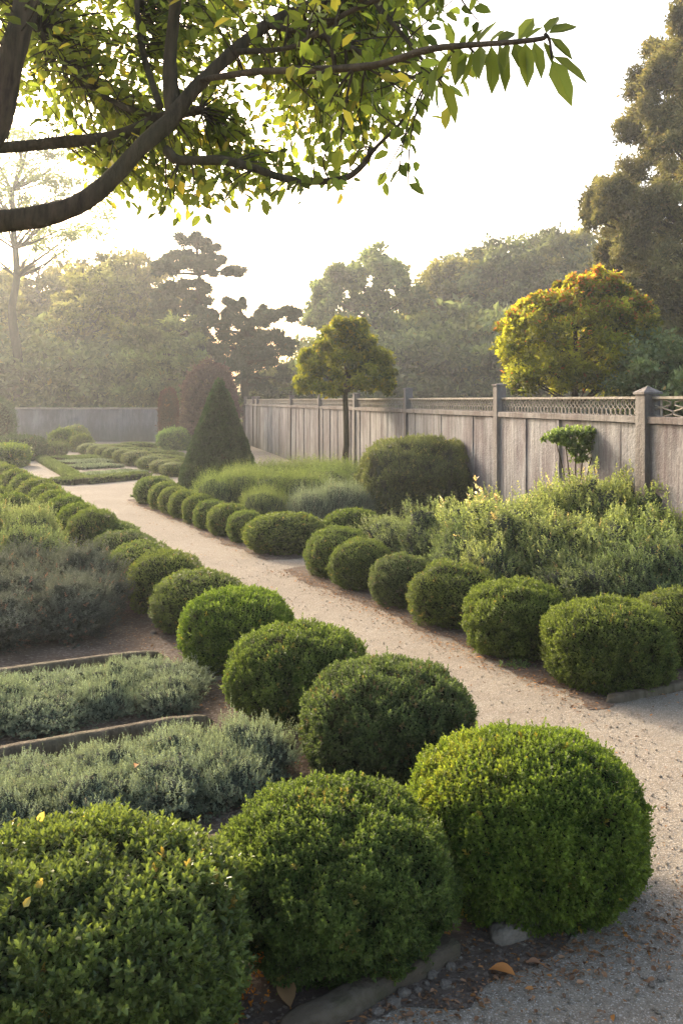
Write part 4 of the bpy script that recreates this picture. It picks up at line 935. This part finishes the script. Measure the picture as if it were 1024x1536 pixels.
kerb(AB(.26,-1.7),AB(.36,-.78),.10,.11,'edging_plank','short visible plank between glossy shrub and round box ball',33,n=30,m='plank')
kerb(G(420,1568),G(686,1426),.085,.075,'stone_kerb','mossy rounded stone kerb in front of the bottom centre ball',3,n=40)
kerb(G(738,1418),G(830,1378),.085,.075,'kerb_stone','short pale broken kerb stone under the largest ball',11,n=20,m='pale')
kerb(G(908,1056),G(1100,1018),.07,.07,'edging_log','thin grey wooden edging beside the corner ball at right',21,n=30,m='plank')
kerb(G(880,1350),G(925,1375),.05,.05,'kerb_stone','small half buried stone at the right foot of the largest ball',14,n=12)
def rock(mb,c,r,rg,z=.6,mat=0,nu=9,nv=6):
    D,Fc=sphere_grid(nu,nv); rr=1+.28*nz(D*1.3,1.2,int(rg.integers(1000)))
    V=D*rr[:,None]*np.array([r*(.8+.5*rg.random()),r*(.7+.4*rg.random()),r*z]); a=rg.random()*6.28
    V=np.c_[V[:,0]*math.cos(a)-V[:,1]*math.sin(a),V[:,0]*math.sin(a)+V[:,1]*math.cos(a),V[:,2]]
    mb.add(V+np.array(c),Fc,None,mat,False)
rg=np.random.default_rng(9)
for i,(px,py,s,lb) in enumerate([(676,1455,.020,'pale angular pebble at the end of the mossy kerb'),(668,1482,.019,'flat grey pebble in front of the mossy kerb'),(990,1472,.015,'pale rounded pebble, upper of the pair at lower right'),(977,1482,.014,'pale rounded pebble, lower of the pair at lower right'),
    (648,1468,.020,'brownish stone close against the mossy kerb'),(606,1495,.022,'reddish brown stone beside the mossy kerb'),(591,1510,.020,'dark reddish stone near the left end of the kerb'),(566,1522,.018,'small brown stone at the bottom edge by the kerb'),(640,1480,.012,'tiny grey stone before the kerb'),(627,1490,.014,'tiny brown stone before the kerb'),
    (964,1417,.010,'white chip of stone on the gravel right of the largest ball'),(835,1452,.012,'grey chip on the gravel below the largest ball'),(790,1130,.012,'brown clod on the path beyond the largest ball'),(905,1125,.012,'dark clod on the path right of the largest ball'),(456,1118,.03,'dull stone in the soil left of the dark ball'),(425,1068,.028,'dull stone lying in the soil beside the cleft ball'),(230,952,.035,'grey stone at the foot of the fifth ball'),(330,1022,.03,'small stone at the end of the upper plank')]):
    g=G(px,py); mb=MB(); rock(mb,(0,0,s*.25),s*.95,rg); tag(link('pebble',mb.mesh('pebble',[M['peb']]),None,(g[0],g[1],.006)),lb,'stone')

def dry_leaf(px,py,L,lb,accent=.2,z=.012,m='dryleaf',d=None,rz=None,stand=.25):
    g=G(px,py) if d is None else P(px,py,d); mb=MB(); n=7; t=np.linspace(0,1,n); w=np.sin(np.pi*t**.8)*.26*L
    V=[];
    for i in range(n):
        zc=.12*L*math.sin(t[i]*3.0)+stand*.2*L*t[i]
        V+=[[(t[i]-.5)*L,-w[i],zc+w[i]*.55],[(t[i]-.5)*L,0,zc],[(t[i]-.5)*L,w[i],zc+w[i]*.45]]
    Fc=[]
    for i in range(n-1):
        for j in (0,1): Fc.append([i*3+j,i*3+j+1,i*3+j+4,i*3+j+3])
    V=np.array(V)+rg.normal(0,.006*L,(len(V),3)); mb.add(V,Fc,np.tile([.6,.7,accent],(len(V),1)),0,True)
    tube(mb,[[-.5*L,0,.0],[-.62*L,.02*L,.03*L],[-.75*L,.05*L,.05*L]],.02*L,4)
    zz=g[2]+z
    tag(link('fallen_leaf',mb.mesh('leaf',[M[m]]),None,(g[0],g[1],zz),rg.random()*6.28 if rz is None else rz),lb,'leaf')
dry_leaf(752,1467,.085,'curled orange brown leaf lying on gravel at bottom right',.75,rz=2.9)
dry_leaf(428,1500,.11,'large pinkish brown dry leaf at the foot of the kerb',.15,rz=1.9)
dry_leaf(500,1528,.08,'pinkish brown dry leaf cut off by the bottom edge',.2,rz=.6)
dry_leaf(800,1452,.05,'small dull brown leaf right of the curled orange one',.05)
dry_leaf(246,1228,.08,'reddish brown leaf in the soil before the santolina',.35,rz=.2)
dry_leaf(205,1150,.05,'orange leaf caught in the nearest santolina bed',.6,d=3.95,z=.0)
dry_leaf(718,990,.05,'orange leaf on the path edge under the dented ball',.7)
dry_leaf(912,1350+30,.05,'brown leaf at the right foot of the largest ball',.1)
bl,bR,bz=BUSH
for (px,py,L,lb) in [(57,1233,.035,'yellow leaf standing on top of the glossy shrub, far left'),(125,1231,.026,'small yellow leaf on top of the glossy shrub, right of the larger'),(54,1334,.032,'pale yellow leaf on the face of the glossy shrub'),(36,1361,.030,'cream coloured leaf low on the face of the glossy shrub')]:
    sol=solve_ball(118,478,1235,1640); dc=sol[0]; r=sol[1]; rzz=sol[2]
    ray=np.array([(px-512)/F,1,-(py-HY)/F]); cc=np.array([(118-512)/F*dc,dc,rzz*.86]); A_=np.array([r,r*.9,rzz])*1.06
    o_=np.array([0,0,H0]); e=(o_-cc)/A_; f_=ray/A_; a_=f_@f_; b_=2*e@f_; c_=e@e-1; disc=b_*b_-4*a_*c_
    tt=(-b_-math.sqrt(max(disc,0)))/(2*a_); p=o_+ray*tt
    mb=MB(); leaves(mb,np.array([[0,0,0.]]),np.array([[.5,0.2,.8]]),np.array([[.3,-1,.3]]),L*.95,L*.6,np.array([[.8,.8,.3]])); tag(link('yellow_leaf',mb.mesh('yl',[M['ylw']]),None,tuple(p)),lb,'leaf')
# orange backlit sprigs beside the glossy shrub
M['orng']=leafmat('orange_sprigs',(.35,.12,.02),(.75,.32,.04),(.85,.5,.1),transl=.5)
g=G(338,1500); mb=MB(); n=220; q=np.c_[rg.normal(0,.05,n),rg.normal(0,.06,n),np.abs(rg.normal(.05,.045,n))]
sprigs(mb,q,nrm(rg.normal(0,1,(n,3))+[0,0,1]),rg,5,.016,rg.random(n),0,None,up=.8,spread=.02)
tag(link('orange_seedling',mb.mesh('os',[M['orng']]),None,(g[0],g[1],.0)),'low glowing orange sprigs between the glossy shrub and the round ball','plant')
# green weed near right row
g=G(778,1000); mb=MB(); n=40; q=np.c_[rg.normal(0,.05,n),rg.normal(0,.03,n),np.abs(rg.normal(.01,.01,n))]
sprigs(mb,q,nrm(rg.normal(0,1,(n,3))+[0,0,.6]),rg,5,.03,rg.random(n),0,None,w=.4)
tag(link('weed',mb.mesh('weed',[M['sm']]),None,(g[0],g[1],0)),'small flat green weed on the path edge under the right row','weed')

# litter and loose gravel that nobody could count
def litter():
    n=0; Q=[]; rg=np.random.default_rng(12)
    def line(a0,b0,a1,b1,cnt,sig):
        for _ in range(cnt):
            t=rg.random(); x,y=AB(a0+(a1-a0)*t+rg.normal(0,.08),b0+(b1-b0)*t+rg.normal(0,sig)); Q.append((x,y))
    line(-.5,.35,12,.38,2600,.10); line(-.3,-.35,7,-.45,2200,.22); line(1.1,1.60,5.8,1.60,3000,.09); line(6.5,1.60,13,1.60,1200,.07)
    for _ in range(700): Q.append(AB(rg.uniform(-1.5,12),rg.uniform(.5,1.6)))
    for _ in range(500): Q.append((rg.uniform(.3,2.6),rg.uniform(2.4,5.2)))
    line(-.75,-2.2,-.75,.6,1800,.16); line(1.1,1.9,1.1,4.0,500,.10); line(.2,-3.5,.9,-.5,900,.3)
    for _ in range(900): Q.append((rg.normal(.85,.35),rg.normal(3.05,.22)))
    Q=np.array(Q); n=len(Q); mb=MB(); q=np.c_[Q,.010+.008*rg.random(n)]
    D=nrm(np.c_[rg.normal(0,1,(n,2)),rg.normal(0,.15,n)]); N=nrm(np.c_[rg.normal(0,.3,(n,2)),np.ones(n)]); L=.008+.020*rg.random(n)**3
    leaves(mb,q,D,N,L,L*(.25+.45*rg.random(n)),np.c_[rg.random(n),rg.random(n),(rg.random(n)<.12)*.5])
    tag(link('leaf_litter',mb.mesh('litter',[M['dryleaf']])),kind='stuff',label='fine brown leaf litter lying along the edges of the beds',cat='leaf litter')
litter()
M['grit']=m_stone('loose_grit',(.27,.23,.18),(.46,.40,.32),(.20,.16,.12),60)
def loose():
    rg=np.random.default_rng(13); n=18000; d=2.3+rg.random(n)**1.3*8.0; x=(rg.random(n)-.5)*.80*d+.08*d; q=np.c_[x,d]
    mb=MB(); s=.0018+.0065*rg.random(n)**4
    oc=np.array([[1,0,0],[0,1,0],[-1,0,0],[0,-1,0],[0,0,1],[0,0,-1]]); fc=np.array([[0,1,4],[1,2,4],[2,3,4],[3,0,4],[1,0,5],[2,1,5],[3,2,5],[0,3,5]])
    V=np.c_[q,.006+s*.3][:,None]+oc[None]*s[:,None,None]*(.6+.8*rg.random((n,6,1)))*np.array([1,1,.7])
    mb.add(V.reshape(-1,3),(np.arange(n)[:,None,None]*6+fc[None]).reshape(-1,3))
    tag(link('loose_gravel',mb.mesh('loose',[M['grit']])),kind='stuff',label='scattered loose gravel grains on the path surface',cat='gravel')
loose()

# one label for each of the shrubs that can be told apart by their place in the rank
RANK={'green feathery herbs behind the right balls':'soft green feathery herb behind the clipped balls of the right bed',
 'sunlit feathery shrubs in the right bed':'yellow green backlit feathery shrub in the middle of the right bed',
 'tall feathery shrubs along the foot of the wall':'tall golden green feathery shrub at the foot of the wall',
 'rosemary bushes beside the cone topiary':'upright rosemary bush behind the clipped balls by the cone',
 'rear rank of rosemary near the round headed tree':'paler rosemary in the rear rank before the wall',
 'grey lavender mounds beside the rounded shrub':'grey lavender mound between rosemary and rounded shrub',
 'long low hedges behind the distant mounds':'long low hedge behind the distant box mounds'}
for gname,text in RANK.items():
    L=[o for o in COL.objects if o.get('group')==gname]; L.sort(key=lambda o:o.location.x/o.location.y)
    for i,o in enumerate(L): o['label']=text+', '+('leftmost' if i==0 else 'rightmost' if i==len(L)-1 else ordn[i+1]+' from left')

# ------------------------------------------------------------------ light, sky, camera
AZ,EL=math.radians(-33),math.radians(24)
W=bpy.data.worlds.new('World'); SC.world=W; W.use_nodes=True; nt=W.node_tree; nt.nodes.clear()
sky=nt.nodes.new('ShaderNodeTexSky'); sky.sky_type='NISHITA'; sky.sun_disc=False; sky.sun_elevation=EL; sky.sun_rotation=AZ
sky.air_density=1.0; sky.dust_density=6.0; sky.ozone_density=1.0
bg=nt.nodes.new('ShaderNodeBackground'); bg.inputs[1].default_value=.53; o=nt.nodes.new('ShaderNodeOutputWorld')
nt.links.new(mixc(nt,1.0,sky.outputs[0],(1.0,.952,.895),'MULTIPLY'),bg.inputs[0]); nt.links.new(bg.outputs[0],o.inputs[0])
sl=bpy.data.lights.new('sun','SUN'); sl.energy=4.6; sl.angle=math.radians(3.5); sl.color=(1,.91,.76)
so=bpy.data.objects.new('sun',sl); COL.objects.link(so)
sd=Vector((math.sin(AZ)*math.cos(EL),math.cos(AZ)*math.cos(EL),math.sin(EL)))
so.rotation_euler=sd.to_track_quat('Z','Y').to_euler()
cam=bpy.data.cameras.new('camera'); co=bpy.data.objects.new('camera',cam); COL.objects.link(co)
co.location=(0,0,H0); co.rotation_euler=(math.pi/2,0,0)
cam.sensor_fit='VERTICAL'; cam.sensor_height=36; cam.lens=F/1536*36; cam.shift_y=-(768-HY)/1536
cam.clip_start=.05; cam.clip_end=3000; SC.camera=co
SC.view_settings.view_transform='Standard'; SC.view_settings.look='None'; SC.view_settings.exposure=0; SC.view_settings.gamma=1
cy=SC.cycles; cy.max_bounces=8; cy.diffuse_bounces=4; cy.glossy_bounces=2; cy.transmission_bounces=4; cy.volume_bounces=0; cy.use_denoising=True
cy.sample_clamp_indirect=6
